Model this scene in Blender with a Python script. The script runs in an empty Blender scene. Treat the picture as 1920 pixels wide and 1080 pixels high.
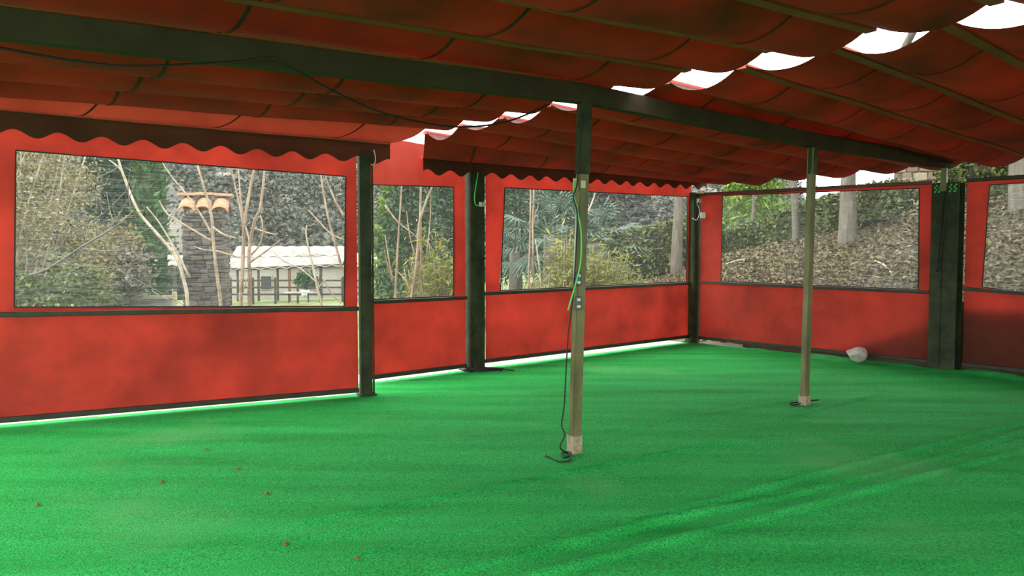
import bpy, bmesh, math, random
import numpy as np
from mathutils import Vector, Matrix, noise as mnoise

random.seed(7)
RNG = np.random.default_rng(11)
R = math.radians
SC = bpy.context.scene
COL = SC.collection

# ------------------------------------------------------------------ camera
CAM_H, FPX, PITCH = 1.6, 1450.0, R(2.76)
cam_d = bpy.data.cameras.new('camera')
cam_d.sensor_fit = 'HORIZONTAL'
cam_d.sensor_width = 36.0
cam_d.lens = 36.0 * FPX / 1920.0
cam_d.clip_end = 800
cam = bpy.data.objects.new('camera', cam_d)
COL.objects.link(cam)
cam.location = (0, 0, CAM_H)
cam.rotation_euler = (math.pi / 2 - PITCH, 0, 0)
SC.camera = cam

# ------------------------------------------------------------------ light: an overcast sky and a weak veiled sun
world = bpy.data.worlds.new('overcast_sky')
SC.world = world
world.use_nodes = True
wn = world.node_tree.nodes
wl = world.node_tree.links
bg = wn['Background']
tc = wn.new('ShaderNodeTexCoord')
sep = wn.new('ShaderNodeSeparateXYZ')
wl.new(tc.outputs['Generated'], sep.inputs[0])
ramp = wn.new('ShaderNodeValToRGB')
ramp.color_ramp.elements[0].position = 0.0
ramp.color_ramp.elements[0].color = (0.90, 0.93, 0.95, 1)
ramp.color_ramp.elements[1].position = 0.8
ramp.color_ramp.elements[1].color = (1.0, 1.0, 1.0, 1)
wl.new(sep.outputs['Z'], ramp.inputs[0])
wl.new(ramp.outputs[0], bg.inputs['Color'])
bg.inputs['Strength'].default_value = 5.8
sun_d = bpy.data.lights.new('veiled_sun', 'SUN')
sun_d.energy = 2.2
sun_d.angle = R(25)
sun_d.color = (1.0, 0.96, 0.9)
sun = bpy.data.objects.new('veiled_sun', sun_d)
COL.objects.link(sun)
sun.rotation_euler = (R(58), 0, R(-64))     # shines from the left rear of the viewer
SC.view_settings.view_transform = 'Standard'
SC.view_settings.look = 'None'
SC.view_settings.gamma = 1.0
SC.view_settings.use_curve_mapping = False
SC.view_settings.exposure = 0.0

# ------------------------------------------------------------------ ray helpers (1920x1080 frame)
CP, SP = math.cos(PITCH), math.sin(PITCH)
ORG = Vector((0, 0, CAM_H))

def ray(px, py):
    u, v = (px - 960) / FPX, (540 - py) / FPX
    return Vector((u, CP + v * SP, -SP + v * CP))

def at(px, py, Y):
    d = ray(px, py)
    return ORG + d * (Y / d.y)

def floor_at(px, py, z=0.0):
    d = ray(px, py)
    return ORG + d * ((z - CAM_H) / d.z)

class Plane:
    """a vertical plane through p0 and p1 (ground points); s runs along it in metres"""
    def __init__(self, p0, p1):
        self.p0 = Vector((p0[0], p0[1], 0))
        e = Vector((p1[0] - p0[0], p1[1] - p0[1], 0))
        self.len = e.length
        self.e = e.normalized()
        self.n = Vector((-self.e.y, self.e.x, 0))
        self.yaw = math.atan2(self.e.y, self.e.x)
    def hit(self, px, py):
        d = ray(px, py)
        t = (self.p0 - ORG).dot(self.n) / d.dot(self.n)
        p = ORG + d * t
        return ((p - self.p0).dot(self.e), p.z)
    def pt(self, s, z, off=0.0):
        return self.p0 + self.e * s + self.n * off + Vector((0, 0, z))

# ------------------------------------------------------------------ object helpers
def tag(o, label=None, cat=None, group=None, kind=None):
    if label: o['label'] = label
    if cat: o['category'] = cat
    if group: o['group'] = group
    if kind: o['kind'] = kind
    return o

def empty(name, loc=(0, 0, 0), rz=0.0):
    o = bpy.data.objects.new(name, None)
    o.empty_display_size = 0.1
    COL.objects.link(o)
    o.location = loc
    o.rotation_euler = (0, 0, rz)
    return o

def link(name, mesh, mat=None, parent=None, smooth=False):
    o = bpy.data.objects.new(name, mesh)
    COL.objects.link(o)
    if mat is not None and not mesh.materials:
        mesh.materials.append(mat)
    if smooth:
        mesh.polygons.foreach_set('use_smooth', [True] * len(mesh.polygons))
    if parent is not None:
        o.parent = parent
    return o

def arr_mesh(name, verts, faces, mat=None):
    """numpy verts (n,3) and faces (m,3|4)"""
    v = np.asarray(verts, dtype=np.float32)
    f = np.asarray(faces, dtype=np.int32)
    me = bpy.data.meshes.new(name)
    me.vertices.add(len(v))
    me.vertices.foreach_set('co', v.ravel())
    k = f.shape[1]
    me.loops.add(f.size)
    me.loops.foreach_set('vertex_index', f.ravel())
    me.polygons.add(len(f))
    me.polygons.foreach_set('loop_start', np.arange(0, f.size, k, dtype=np.int32))
    me.polygons.foreach_set('loop_total', np.full(len(f), k, dtype=np.int32))
    me.update(calc_edges=True)
    me.validate()
    if mat is not None:
        me.materials.append(mat)
    return me

class MB:
    """collects shapes for one mesh"""
    def __init__(self):
        self.bm = bmesh.new()
    def box(self, size, center=(0, 0, 0), rot=None, bevel=0.0):
        r = bmesh.ops.create_cube(self.bm, size=1.0)
        vs = r['verts']
        m = Matrix.Translation(Vector(center))
        if rot is not None:
            m = m @ (rot.to_4x4() if not isinstance(rot, (int, float)) else Matrix.Rotation(rot, 4, 'Z'))
        m = m @ Matrix.Diagonal((size[0], size[1], size[2], 1))
        bmesh.ops.transform(self.bm, matrix=m, verts=vs)
        if bevel > 0:
            es = list({e for v in vs for e in v.link_edges})
            bmesh.ops.bevel(self.bm, geom=es, offset=bevel, segments=2, affect='EDGES', profile=0.5)
        return self
    def bar(self, a, b, w, h, up=Vector((0, 0, 1)), bevel=0.0):
        a, b = Vector(a), Vector(b)
        x = (b - a)
        L = x.length
        x.normalize()
        y = up.cross(x)
        if y.length < 1e-5:
            y = Vector((1, 0, 0)).cross(x)
        y.normalize()
        z = x.cross(y)
        m = Matrix((x, y, z)).transposed()
        return self.box((L, w, h), (a + b) / 2, m, bevel)
    def tube(self, pts, rad, seg=8, caps=True):
        pts = [Vector(p) for p in pts]
        n = len(pts)
        rads = rad if isinstance(rad, (list, tuple)) else [rad] * n
        rings = []
        prev = None
        for i, p in enumerate(pts):
            t = (pts[min(i + 1, n - 1)] - pts[max(i - 1, 0)])
            if t.length < 1e-9: t = Vector((0, 0, 1))
            t.normalize()
            if prev is None:
                ref = Vector((0, 0, 1)) if abs(t.z) < 0.9 else Vector((1, 0, 0))
                u = t.cross(ref).normalized()
            else:
                u = (prev - t * prev.dot(t))
                u = u.normalized() if u.length > 1e-6 else t.orthogonal().normalized()
            prev = u
            w = t.cross(u)
            rings.append([self.bm.verts.new(p + (u * math.cos(2 * math.pi * k / seg) + w * math.sin(2 * math.pi * k / seg)) * rads[i]) for k in range(seg)])
        for i in range(n - 1):
            for k in range(seg):
                self.bm.faces.new((rings[i][k], rings[i][(k + 1) % seg], rings[i + 1][(k + 1) % seg], rings[i + 1][k]))
        if caps and seg > 2:
            self.bm.faces.new(list(reversed(rings[0])))
            self.bm.faces.new(rings[-1])
        return self
    def build(self, name, mat, parent=None, smooth=False):
        me = bpy.data.meshes.new(name)
        bmesh.ops.recalc_face_normals(self.bm, faces=self.bm.faces[:])
        self.bm.to_mesh(me)
        self.bm.free()
        return link(name, me, mat, parent, smooth)

def spline(pts, per=6):
    """Catmull-Rom through the points"""
    pts = [Vector(p) for p in pts]
    out = []
    for i in range(len(pts) - 1):
        p0, p1, p2, p3 = pts[max(i - 1, 0)], pts[i], pts[i + 1], pts[min(i + 2, len(pts) - 1)]
        for k in range(per):
            t = k / per
            out.append(0.5 * ((2 * p1) + (p2 - p0) * t + (2 * p0 - 5 * p1 + 4 * p2 - p3) * t * t + (3 * p1 - p0 - 3 * p2 + p3) * t ** 3))
    out.append(pts[-1])
    return out

# ------------------------------------------------------------------ materials
def new_mat(name):
    m = bpy.data.materials.new(name)
    m.use_nodes = True
    return m, m.node_tree.nodes, m.node_tree.links, m.node_tree.nodes['Principled BSDF']

def mix_noise(n, l, c1, c2, scale, detail=4, lo=0.35, hi=0.65, vec='Object', stretch=None, rough=0.6):
    tcn = n.new('ShaderNodeTexCoord')
    nz = n.new('ShaderNodeTexNoise')
    nz.inputs['Scale'].default_value = scale
    nz.inputs['Detail'].default_value = detail
    nz.inputs['Roughness'].default_value = rough
    src = tcn.outputs[vec]
    if stretch:
        mp = n.new('ShaderNodeMapping')
        mp.inputs['Scale'].default_value = stretch[:3]
        if len(stretch) > 3: mp.inputs['Rotation'].default_value = (0, 0, stretch[3])
        l.new(src, mp.inputs[0]); src = mp.outputs[0]
    l.new(src, nz.inputs['Vector'])
    rp = n.new('ShaderNodeValToRGB')
    rp.color_ramp.elements[0].position = lo
    rp.color_ramp.elements[0].color = (*c1, 1)
    rp.color_ramp.elements[1].position = hi
    rp.color_ramp.elements[1].color = (*c2, 1)
    l.new(nz.outputs['Fac'], rp.inputs[0])
    return rp.outputs[0], nz, src

def solid(name, c1, c2=None, scale=6, rough=0.7, metal=0.0, bump=0.0, bscale=40, lo=0.35, hi=0.65, spec=0.3, stretch=None):
    m, n, l, b = new_mat(name)
    b.inputs['Roughness'].default_value = rough
    b.inputs['Metallic'].default_value = metal
    b.inputs['Specular IOR Level'].default_value = spec
    col, nz, src = mix_noise(n, l, c1, c2 or c1, scale, lo=lo, hi=hi, stretch=stretch)
    l.new(col, b.inputs['Base Color'])
    if bump:
        bz = n.new('ShaderNodeTexNoise')
        bz.inputs['Scale'].default_value = bscale
        bz.inputs['Detail'].default_value = 5
        l.new(src, bz.inputs['Vector'])
        bp = n.new('ShaderNodeBump')
        bp.inputs['Strength'].default_value = bump
        bp.inputs['Distance'].default_value = 0.02
        l.new(bz.outputs['Fac'], bp.inputs['Height'])
        l.new(bp.outputs[0], b.inputs['Normal'])
    return m

def island_mat(name, cols, rough=0.6, trans=0.0, spec=0.2):
    """colour varies from piece to piece (leaf to leaf)"""
    m, n, l, b = new_mat(name)
    g = n.new('ShaderNodeNewGeometry')
    rp = n.new('ShaderNodeValToRGB')
    els = rp.color_ramp.elements
    while len(els) < len(cols): els.new(0.5)
    for i, c in enumerate(cols):
        els[i].position = i / max(1, len(cols) - 1)
        els[i].color = (*c, 1)
    l.new(g.outputs['Random Per Island'], rp.inputs[0])
    l.new(rp.outputs[0], b.inputs['Base Color'])
    b.inputs['Roughness'].default_value = rough
    b.inputs['Specular IOR Level'].default_value = spec
    if trans > 0:
        t = n.new('ShaderNodeBsdfTranslucent')
        l.new(rp.outputs[0], t.inputs['Color'])
        mx = n.new('ShaderNodeMixShader')
        mx.inputs[0].default_value = trans
        l.new(b.outputs[0], mx.inputs[1]); l.new(t.outputs[0], mx.inputs[2])
        l.new(mx.outputs[0], n['Material Output'].inputs[0])
    return m

def canvas_mat(name, dif1, dif2, tr1, tr2, tmix, scale=1.6, weave=True, stretch=None):
    m, n, l, b = new_mat(name)
    col, nz, src = mix_noise(n, l, dif1, dif2, scale, detail=6, lo=0.3, hi=0.7, stretch=stretch)
    b.inputs['Roughness'].default_value = 0.75
    b.inputs['Specular IOR Level'].default_value = 0.25
    l.new(col, b.inputs['Base Color'])
    rp = n.new('ShaderNodeValToRGB')
    rp.color_ramp.elements[0].position = 0.3; rp.color_ramp.elements[0].color = (*tr1, 1)
    rp.color_ramp.elements[1].position = 0.7; rp.color_ramp.elements[1].color = (*tr2, 1)
    l.new(nz.outputs['Fac'], rp.inputs[0])
    t = n.new('ShaderNodeBsdfTranslucent')
    l.new(rp.outputs[0], t.inputs['Color'])
    mx = n.new('ShaderNodeMixShader')
    mx.inputs[0].default_value = tmix
    l.new(b.outputs[0], mx.inputs[1]); l.new(t.outputs[0], mx.inputs[2])
    l.new(mx.outputs[0], n['Material Output'].inputs[0])
    bz = n.new('ShaderNodeTexNoise'); bz.inputs['Scale'].default_value = 2.2; bz.inputs['Detail'].default_value = 5; bz.inputs['Roughness'].default_value = 0.55
    l.new(src, bz.inputs['Vector'])
    bp = n.new('ShaderNodeBump'); bp.inputs['Strength'].default_value = 0.6; bp.inputs['Distance'].default_value = 0.04
    l.new(bz.outputs['Fac'], bp.inputs['Height'])
    l.new(bp.outputs[0], b.inputs['Normal']); l.new(bp.outputs[0], t.inputs['Normal'])
    return m

def pane_mat():
    m, n, l, b = new_mat('clear_plastic_sheet')
    tr = n.new('ShaderNodeBsdfTransparent'); tr.inputs['Color'].default_value = (0.90, 0.91, 0.89, 1)
    tl = n.new('ShaderNodeBsdfTranslucent'); tl.inputs['Color'].default_value = (0.55, 0.56, 0.55, 1)
    df = n.new('ShaderNodeBsdfDiffuse'); df.inputs['Color'].default_value = (0.55, 0.56, 0.55, 1)
    gl = n.new('ShaderNodeBsdfGlossy'); gl.inputs['Roughness'].default_value = 0.12
    haze = n.new('ShaderNodeMixShader'); haze.inputs[0].default_value = 0.5
    l.new(tl.outputs[0], haze.inputs[1]); l.new(df.outputs[0], haze.inputs[2])
    m1 = n.new('ShaderNodeMixShader'); m1.inputs[0].default_value = 0.05
    l.new(tr.outputs[0], m1.inputs[1]); l.new(haze.outputs[0], m1.inputs[2])
    fr = n.new('ShaderNodeFresnel'); fr.inputs['IOR'].default_value = 1.35
    m2 = n.new('ShaderNodeMixShader')
    l.new(fr.outputs[0], m2.inputs[0]); l.new(m1.outputs[0], m2.inputs[1]); l.new(gl.outputs[0], m2.inputs[2])
    tcn = n.new('ShaderNodeTexCoord'); mp = n.new('ShaderNodeMapping'); mp.inputs['Scale'].default_value = (0.7, 0.7, 5)
    l.new(tcn.outputs['Object'], mp.inputs[0])
    nz = n.new('ShaderNodeTexNoise'); nz.inputs['Scale'].default_value = 2.2; nz.inputs['Detail'].default_value = 3
    l.new(mp.outputs[0], nz.inputs['Vector'])
    bp = n.new('ShaderNodeBump'); bp.inputs['Strength'].default_value = 0.35; bp.inputs['Distance'].default_value = 0.05
    l.new(nz.outputs['Fac'], bp.inputs['Height']); l.new(bp.outputs[0], gl.inputs['Normal'])
    l.new(m2.outputs[0], n['Material Output'].inputs[0])
    return m

def turf_mat():
    m, n, l, b = new_mat('green_artificial_turf')
    b.inputs['Roughness'].default_value = 0.9
    b.inputs['Specular IOR Level'].default_value = 0.15
    b.inputs['Sheen Weight'].default_value = 0.0
    b.inputs['Sheen Roughness'].default_value = 0.5
    b.inputs['Sheen Tint'].default_value = (0.5, 1.0, 0.6, 1)
    tcn = n.new('ShaderNodeTexCoord')
    def nz(scale, detail, vec=None):
        q = n.new('ShaderNodeTexNoise'); q.inputs['Scale'].default_value = scale; q.inputs['Detail'].default_value = detail
        l.new(vec or tcn.outputs['Object'], q.inputs['Vector']); return q
    mp = n.new('ShaderNodeMapping'); mp.inputs['Rotation'].default_value = (0, 0, R(-30)); mp.inputs['Scale'].default_value = (0.22, 1.6, 1)
    l.new(tcn.outputs['Object'], mp.inputs[0])
    streak = nz(2.0, 5, mp.outputs[0])
    r1 = n.new('ShaderNodeValToRGB')
    r1.color_ramp.elements[0].position = 0.30; r1.color_ramp.elements[0].color = (0.014, 0.30, 0.050, 1)
    r1.color_ramp.elements[1].position = 0.72; r1.color_ramp.elements[1].color = (0.032, 0.46, 0.095, 1)
    l.new(streak.outputs['Fac'], r1.inputs[0])
    fib = nz(95, 5)
    r2 = n.new('ShaderNodeValToRGB')
    r2.color_ramp.elements[0].position = 0.30; r2.color_ramp.elements[0].color = (0.45, 0.45, 0.45, 1)
    r2.color_ramp.elements[1].position = 0.70; r2.color_ramp.elements[1].color = (1.5, 1.5, 1.5, 1)
    l.new(fib.outputs['Fac'], r2.inputs[0])
    mul = n.new('ShaderNodeMixRGB'); mul.blend_type = 'MULTIPLY'; mul.inputs[0].default_value = 1.0
    l.new(r1.outputs[0], mul.inputs[1]); l.new(r2.outputs[0], mul.inputs[2])
    # worn, dusty patches
    wear = nz(0.55, 4)
    r3 = n.new('ShaderNodeValToRGB')
    r3.color_ramp.elements[0].position = 0.56; r3.color_ramp.elements[0].color = (0, 0, 0, 1)
    r3.color_ramp.elements[1].position = 0.75; r3.color_ramp.elements[1].color = (0.40, 0.40, 0.40, 1)
    l.new(wear.outputs['Fac'], r3.inputs[0])
    mx = n.new('ShaderNodeMixRGB'); mx.inputs[2].default_value = (0.20, 0.44, 0.18, 1)
    l.new(r3.outputs[0], mx.inputs[0]); l.new(mul.outputs[0], mx.inputs[1])
    l.new(mx.outputs[0], b.inputs['Base Color'])
    bp = n.new('ShaderNodeBump'); bp.inputs['Strength'].default_value = 0.8; bp.inputs['Distance'].default_value = 0.008
    l.new(fib.outputs['Fac'], bp.inputs['Height'])
    bp2 = n.new('ShaderNodeBump'); bp2.inputs['Strength'].default_value = 0.5; bp2.inputs['Distance'].default_value = 0.03
    l.new(streak.outputs['Fac'], bp2.inputs['Height']); l.new(bp.outputs[0], bp2.inputs['Normal'])
    l.new(bp2.outputs[0], b.inputs['Normal'])
    return m

M = {}
M['turf'] = turf_mat()
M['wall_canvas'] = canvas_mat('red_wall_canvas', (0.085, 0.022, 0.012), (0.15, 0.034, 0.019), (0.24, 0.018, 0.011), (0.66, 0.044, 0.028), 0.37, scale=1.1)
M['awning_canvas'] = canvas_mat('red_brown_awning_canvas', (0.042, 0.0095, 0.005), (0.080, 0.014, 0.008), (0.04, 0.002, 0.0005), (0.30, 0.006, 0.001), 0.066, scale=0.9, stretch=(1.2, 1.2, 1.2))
M['valance_canvas'] = canvas_mat('dark_valance_canvas', (0.045, 0.016, 0.008), (0.07, 0.022, 0.010), (0.10, 0.008, 0.003), (0.15, 0.010, 0.004), 0.10)
M['lit_canvas'] = canvas_mat('lit_band_canvas', (0.085, 0.022, 0.012), (0.15, 0.034, 0.019), (0.34, 0.026, 0.013), (0.50, 0.046, 0.022), 0.12, scale=1.5)  # brighter red stands in for the light on the first pleat
M['seam'] = solid('dark_weld_seam', (0.02, 0.014, 0.008), (0.03, 0.018, 0.010), rough=0.8)
M['hem'] = solid('brown_hem_tube', (0.40, 0.050, 0.035), (0.52, 0.065, 0.045), scale=3, rough=0.75)
M['piping'] = solid('dark_window_edging', (0.02, 0.02, 0.018), rough=0.6)
M['pane'] = pane_mat()
M['steel'] = solid('dark_green_painted_steel', (0.017, 0.022, 0.010), (0.042, 0.050, 0.022), scale=5, rough=0.65, spec=0.2, bump=0.05)
M['steel_pale'] = solid('olive_painted_steel_tube', (0.085, 0.085, 0.030), (0.19, 0.17, 0.07), scale=9, rough=0.5, spec=0.45, stretch=(1, 1, 0.25))
M['beam'] = solid('dark_green_beam_paint', (0.030, 0.021, 0.011), (0.046, 0.034, 0.018), scale=3, rough=0.8, spec=0.15)
M['rail'] = solid('dark_rail_tube', (0.018, 0.022, 0.012), (0.036, 0.038, 0.02), scale=8, rough=0.5)
M['maroon'] = solid('maroon_rail_tube', (0.13, 0.035, 0.045), (0.17, 0.05, 0.05), scale=5, rough=0.5)
M['mortar'] = solid('pale_cement', (0.40, 0.33, 0.22), (0.22, 0.18, 0.11), scale=30, rough=0.9, bump=0.4)
M['black_rubber'] = solid('black_rubber_cable', (0.012, 0.012, 0.010), rough=0.5)
M['green_wire'] = solid('light_green_cable', (0.10, 0.55, 0.13), rough=0.4)
M['white_plastic'] = solid('white_plastic', (0.62, 0.62, 0.58), (0.52, 0.52, 0.46), rough=0.4)
M['cream_plastic'] = solid('cream_plastic', (0.50, 0.46, 0.28), rough=0.5)
M['grey_plastic'] = solid('grey_socket_plastic', (0.07, 0.075, 0.07), rough=0.4)
M['concrete'] = solid('pale_concrete', (0.42, 0.40, 0.36), (0.32, 0.30, 0.26), scale=3, rough=0.95, bump=0.3)
M['soil'] = solid('brown_leafy_soil', (0.070, 0.055, 0.035), (0.13, 0.10, 0.065), scale=2.5, rough=1.0, bump=0.8, bscale=9)
M['grass'] = solid('rough_winter_grass', (0.07, 0.10, 0.025), (0.15, 0.17, 0.06), scale=0.6, rough=1.0, bump=0.6, bscale=14)
M['white_rock'] = solid('white_limestone', (0.62, 0.57, 0.52), (0.45, 0.39, 0.34), scale=14, rough=0.9, bump=0.3)

# ------------------------------------------------------------------ layout of the tent on the ground
L_END = Vector((-1.59, 8.53, 0)); L_IN = Vector((-4.61, 6.97, 0))
eL = (L_END - L_IN).normalized()
L_FAR = L_IN - eL * 1.9
B0 = Vector((-1.70, 9.23, 0)); CORNER = Vector((3.17, 13.5, 0))
eR = Vector((math.cos(R(-50)), math.sin(R(-50)), 0))
R_POST = CORNER + eR * 4.12
R_FAR = CORNER + eR * 8.2
PL_L = Plane(L_FAR, L_END)
PL_B = Plane(B0, CORNER)
PL_R = Plane(CORNER, R_FAR)
SLIT0 = Vector((-1.56, 9.35, 0))

# ================================================================== STRUCTURE
# ---- turf floor with wrinkles
RIDGES = []
def ridge(pix, h, w):
    RIDGES.append(([floor_at(*p).xy for p in pix], h * 1.05, w * 0.62))
ridge([(560, 985), (760, 945), (960, 907), (1260, 850), (1420, 822)], 0.022, 0.035)
ridge([(1180, 985), (1510, 897), (1810, 822), (2000, 775)], 0.030, 0.05)
ridge([(960, 1040), (1200, 990), (1500, 925), (1750, 862), (1960, 800)], 0.026, 0.045)
ridge([(1000, 1082), (1250, 1018), (1500, 955), (1750, 890), (1990, 828)], 0.030, 0.06)
ridge([(820, 1080), (1100, 1018), (1350, 950)], 0.02, 0.05)
ridge([(40, 860), (240, 848), (500, 830)], 0.014, 0.04)
ridge([(480, 1030), (800, 965), (960, 930)], 0.012, 0.06)
ridge([(1120, 812), (1300, 782), (1490, 752)], 0.012, 0.05)
ridge([(1460, 790), (1560, 762), (1680, 735)], 0.02, 0.06)
ridge([(0, 945), (300, 915), (560, 890)], 0.010, 0.07)
ridge([(1180, 868), (1350, 835), (1500, 818)], 0.012, 0.05)
ridge([(640, 1045), (820, 1010), (1010, 965)], 0.012, 0.05)

def turf_height(X, Y):
    Z = np.zeros_like(X)
    ang = R(30)
    u = X * math.cos(ang) + Y * math.sin(ang)
    v = -X * math.sin(ang) + Y * math.cos(ang)
    Z += 0.0035 * np.sin(v * 9.0 + 0.8 * np.sin(u * 0.9)) * (0.5 + 0.5 * np.sin(v * 1.7 + u * 0.4))
    Z += 0.003 * np.sin(v * 23.0 + 1.3 * np.sin(u * 1.3 + 2)) * np.clip(np.sin(v * 2.9 + u * 0.55 + 1), 0, 1)
    for pts, h, w in RIDGES:
        best = np.full_like(X, 1e9)
        for a, b in zip(pts[:-1], pts[1:]):
            dx, dy = b.x - a.x, b.y - a.y
            L2 = dx * dx + dy * dy
            t = np.clip(((X - a.x) * dx + (Y - a.y) * dy) / L2, 0, 1)
            best = np.minimum(best, (X - a.x - t * dx) ** 2 + (Y - a.y - t * dy) ** 2)
        Z += h * np.exp(-best / (w * w))
    return Z

def build_turf():
    ang = R(30)
    ca, sa = math.cos(ang), math.sin(ang)
    us = np.arange(-9.5, 13.0, 0.055)
    vs = np.concatenate([np.arange(-8.5, -0.5, 0.05), np.arange(-0.5, 11.0, 0.024)])
    U, V = np.meshgrid(us, vs)
    X = U * ca - V * sa
    Y = U * sa + V * ca
    Z = turf_height(X, Y)
    # signed distance outside each wall line (positive = outside)
    def dist(pl):
        return (X - pl.p0.x) * pl.n.x + (Y - pl.p0.y) * pl.n.y
    sB = (X - B0.x) * PL_B.e.x + (Y - B0.y) * PL_B.e.y
    dL, dB, dR = dist(PL_L), dist(PL_B), dist(PL_R)
    tR = (X - CORNER.x) * eR.x + (Y - CORNER.y) * eR.y
    left_zone = sB < -0.42
    # the turf's edge by the right wall is cut unevenly and bunched up
    edge = -0.03 - 0.12 * np.clip(np.sin(tR * 2.1 - 3.4), 0, 1) - 0.06 * np.sin(tR * 4.7 + 1) * (tR > 1.5)
    lift = np.exp(-((dR - edge + 0.05) / 0.10) ** 2) * (0.02 + 0.04 * np.clip(np.sin(tR * 2.9 + 0.3), 0, 1)) * (tR > 1.2)
    Z = Z + np.where(dR < edge + 0.01, lift, 0) + 0.004
    keep = np.where(left_zone, dL < 0.10, dB < 0.10) & (dR < edge)
    fk = keep[:-1, :-1] & keep[1:, :-1] & keep[:-1, 1:] & keep[1:, 1:]
    idx = np.arange(X.size).reshape(X.shape)
    F = np.stack([idx[:-1, :-1][fk], idx[:-1, 1:][fk], idx[1:, 1:][fk], idx[1:, :-1][fk]], 1)
    used = np.unique(F)
    remap = -np.ones(X.size, dtype=np.int64); remap[used] = np.arange(len(used))
    Vt = np.stack([X.ravel(), Y.ravel(), Z.ravel()], 1)[used]
    o = link('floor', arr_mesh('floor', Vt, remap[F], M['turf']), smooth=True)
    tag(o, 'green artificial turf carpet with long wrinkles', kind='structure')
build_turf()

# ---- the land outside
def sstep(a, b, x):
    t = np.clip((x - a) / (b - a), 0, 1)
    return t * t * (3 - 2 * t)

def land(X, Y):
    X = np.asarray(X, float); Y = np.asarray(Y, float)
    def dist(pl):
        return (X - pl.p0.x) * pl.n.x + (Y - pl.p0.y) * pl.n.y
    dR = dist(PL_R)
    tR = (X - CORNER.x) * eR.x + (Y - CORNER.y) * eR.y
    dB = dist(PL_B)
    dL = dist(PL_L)
    az = X / np.maximum(Y, 2.0)
    slopeR = np.clip(0.385 + 0.033 * tR, 0.08, 0.5)
    zR = slopeR * (np.clip(dR - 0.35, 0, 5.6) + 0.12 * np.clip(dR - 5.95, 0, 60))
    dBB = np.clip(dB - 0.5, 0, 200)
    up = np.interp(az, [-0.15, 0.0, 0.15, 0.25, 0.4], [0, 0.04, 0.125, 0.17, 0.2])
    zB = up * np.clip(dBB, 0, 9)
    down = np.interp(az, [-1.5, -0.2, -0.05, 0.1], [0.042, 0.042, 0.03, 0.0])
    zL = -down * np.clip(np.maximum(dBB, 0), 0, 80)
    w = sstep(-1.0, 1.5, dR) * sstep(0.14, 0.26, az)
    z = (zB + zL) * (1 - w) + np.maximum(zR, zB) * w
    inside = (dB < 0.5) & (dR < 0.35)
    z = np.where(inside & (dL < 0.5), 0, z)
    return z - 0.035

def land1(x, y):
    return float(land(np.array([x]), np.array([y]))[0])

def grid_land(name, xs, ys, mat, hole=None, bump=0.0, label=None):
    X, Y = np.meshgrid(xs, ys)
    Z = land(X, Y)
    if bump:
        Z = Z + bump * (np.sin(X * 3.1 + np.sin(Y * 2.3)) * np.sin(Y * 2.7 + 1.3 * np.sin(X * 1.9)))
    idx = np.arange(X.size).reshape(X.shape)
    k = np.ones((len(ys) - 1, len(xs) - 1), bool)
    if hole is not None: k = hole(X, Y)
    F = np.stack([idx[:-1, :-1][k], idx[:-1, 1:][k], idx[1:, 1:][k], idx[1:, :-1][k]], 1)
    o = link(name, arr_mesh(name, np.stack([X.ravel(), Y.ravel(), Z.ravel()], 1), F, mat), smooth=True)
    tag(o, label, kind='structure')
    return o

def c4(A): return (A[:-1, :-1] + A[1:, 1:]) / 2
def is_bank(X, Y):
    x, y = c4(X), c4(Y)
    dR = (x - PL_R.p0.x) * PL_R.n.x + (y - PL_R.p0.y) * PL_R.n.y
    return (dR > -0.4) & (x > 0.2 * y)
grid_land('ground_bank', np.arange(2.5, 30, 0.3), np.arange(-6, 40, 0.3), M['soil'], is_bank, 0.02, 'leaf covered earth bank rising behind the tent')
grid_land('ground_lawn', np.concatenate([np.arange(-90, -20, 2.5), np.arange(-20, 12, 0.35), np.arange(12, 80, 2.5)]), np.concatenate([np.arange(-14, 30, 0.35), np.arange(30, 130, 2.5)]),
          M['grass'], lambda X, Y: ~is_bank(X, Y) | (c4(Y) > 39.6) | (c4(X) > 29.6), 0.0, 'rough grass ground falling away beyond the tent')

# concrete strip along the back and left walls
def slab(name, pl, s0, s1, o0, o1, label):
    b = MB()
    q = [pl.pt(s0, 0, o0), pl.pt(s1, 0, o0), pl.pt(s1, 0, o1), pl.pt(s0, 0, o1)]
    top = [b.bm.verts.new(p + Vector((0, 0, -0.006))) for p in q]
    bot = [b.bm.verts.new(p + Vector((0, 0, -0.30))) for p in q]
    b.bm.faces.new(top); b.bm.faces.new(list(reversed(bot)))
    for i in range(4):
        b.bm.faces.new((top[i], bot[i], bot[(i + 1) % 4], top[(i + 1) % 4]))
    return tag(b.build(name, M['concrete']), label, kind='structure')
slab('trim_1', PL_B, 0.0, PL_B.len - 0.1, -0.2, 0.75, 'pale concrete strip along the back wall')
slab('trim_2', PL_L, -0.5, PL_L.len + 0.05, -0.2, 0.65, 'pale concrete strip along the wall with the large window')

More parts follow.
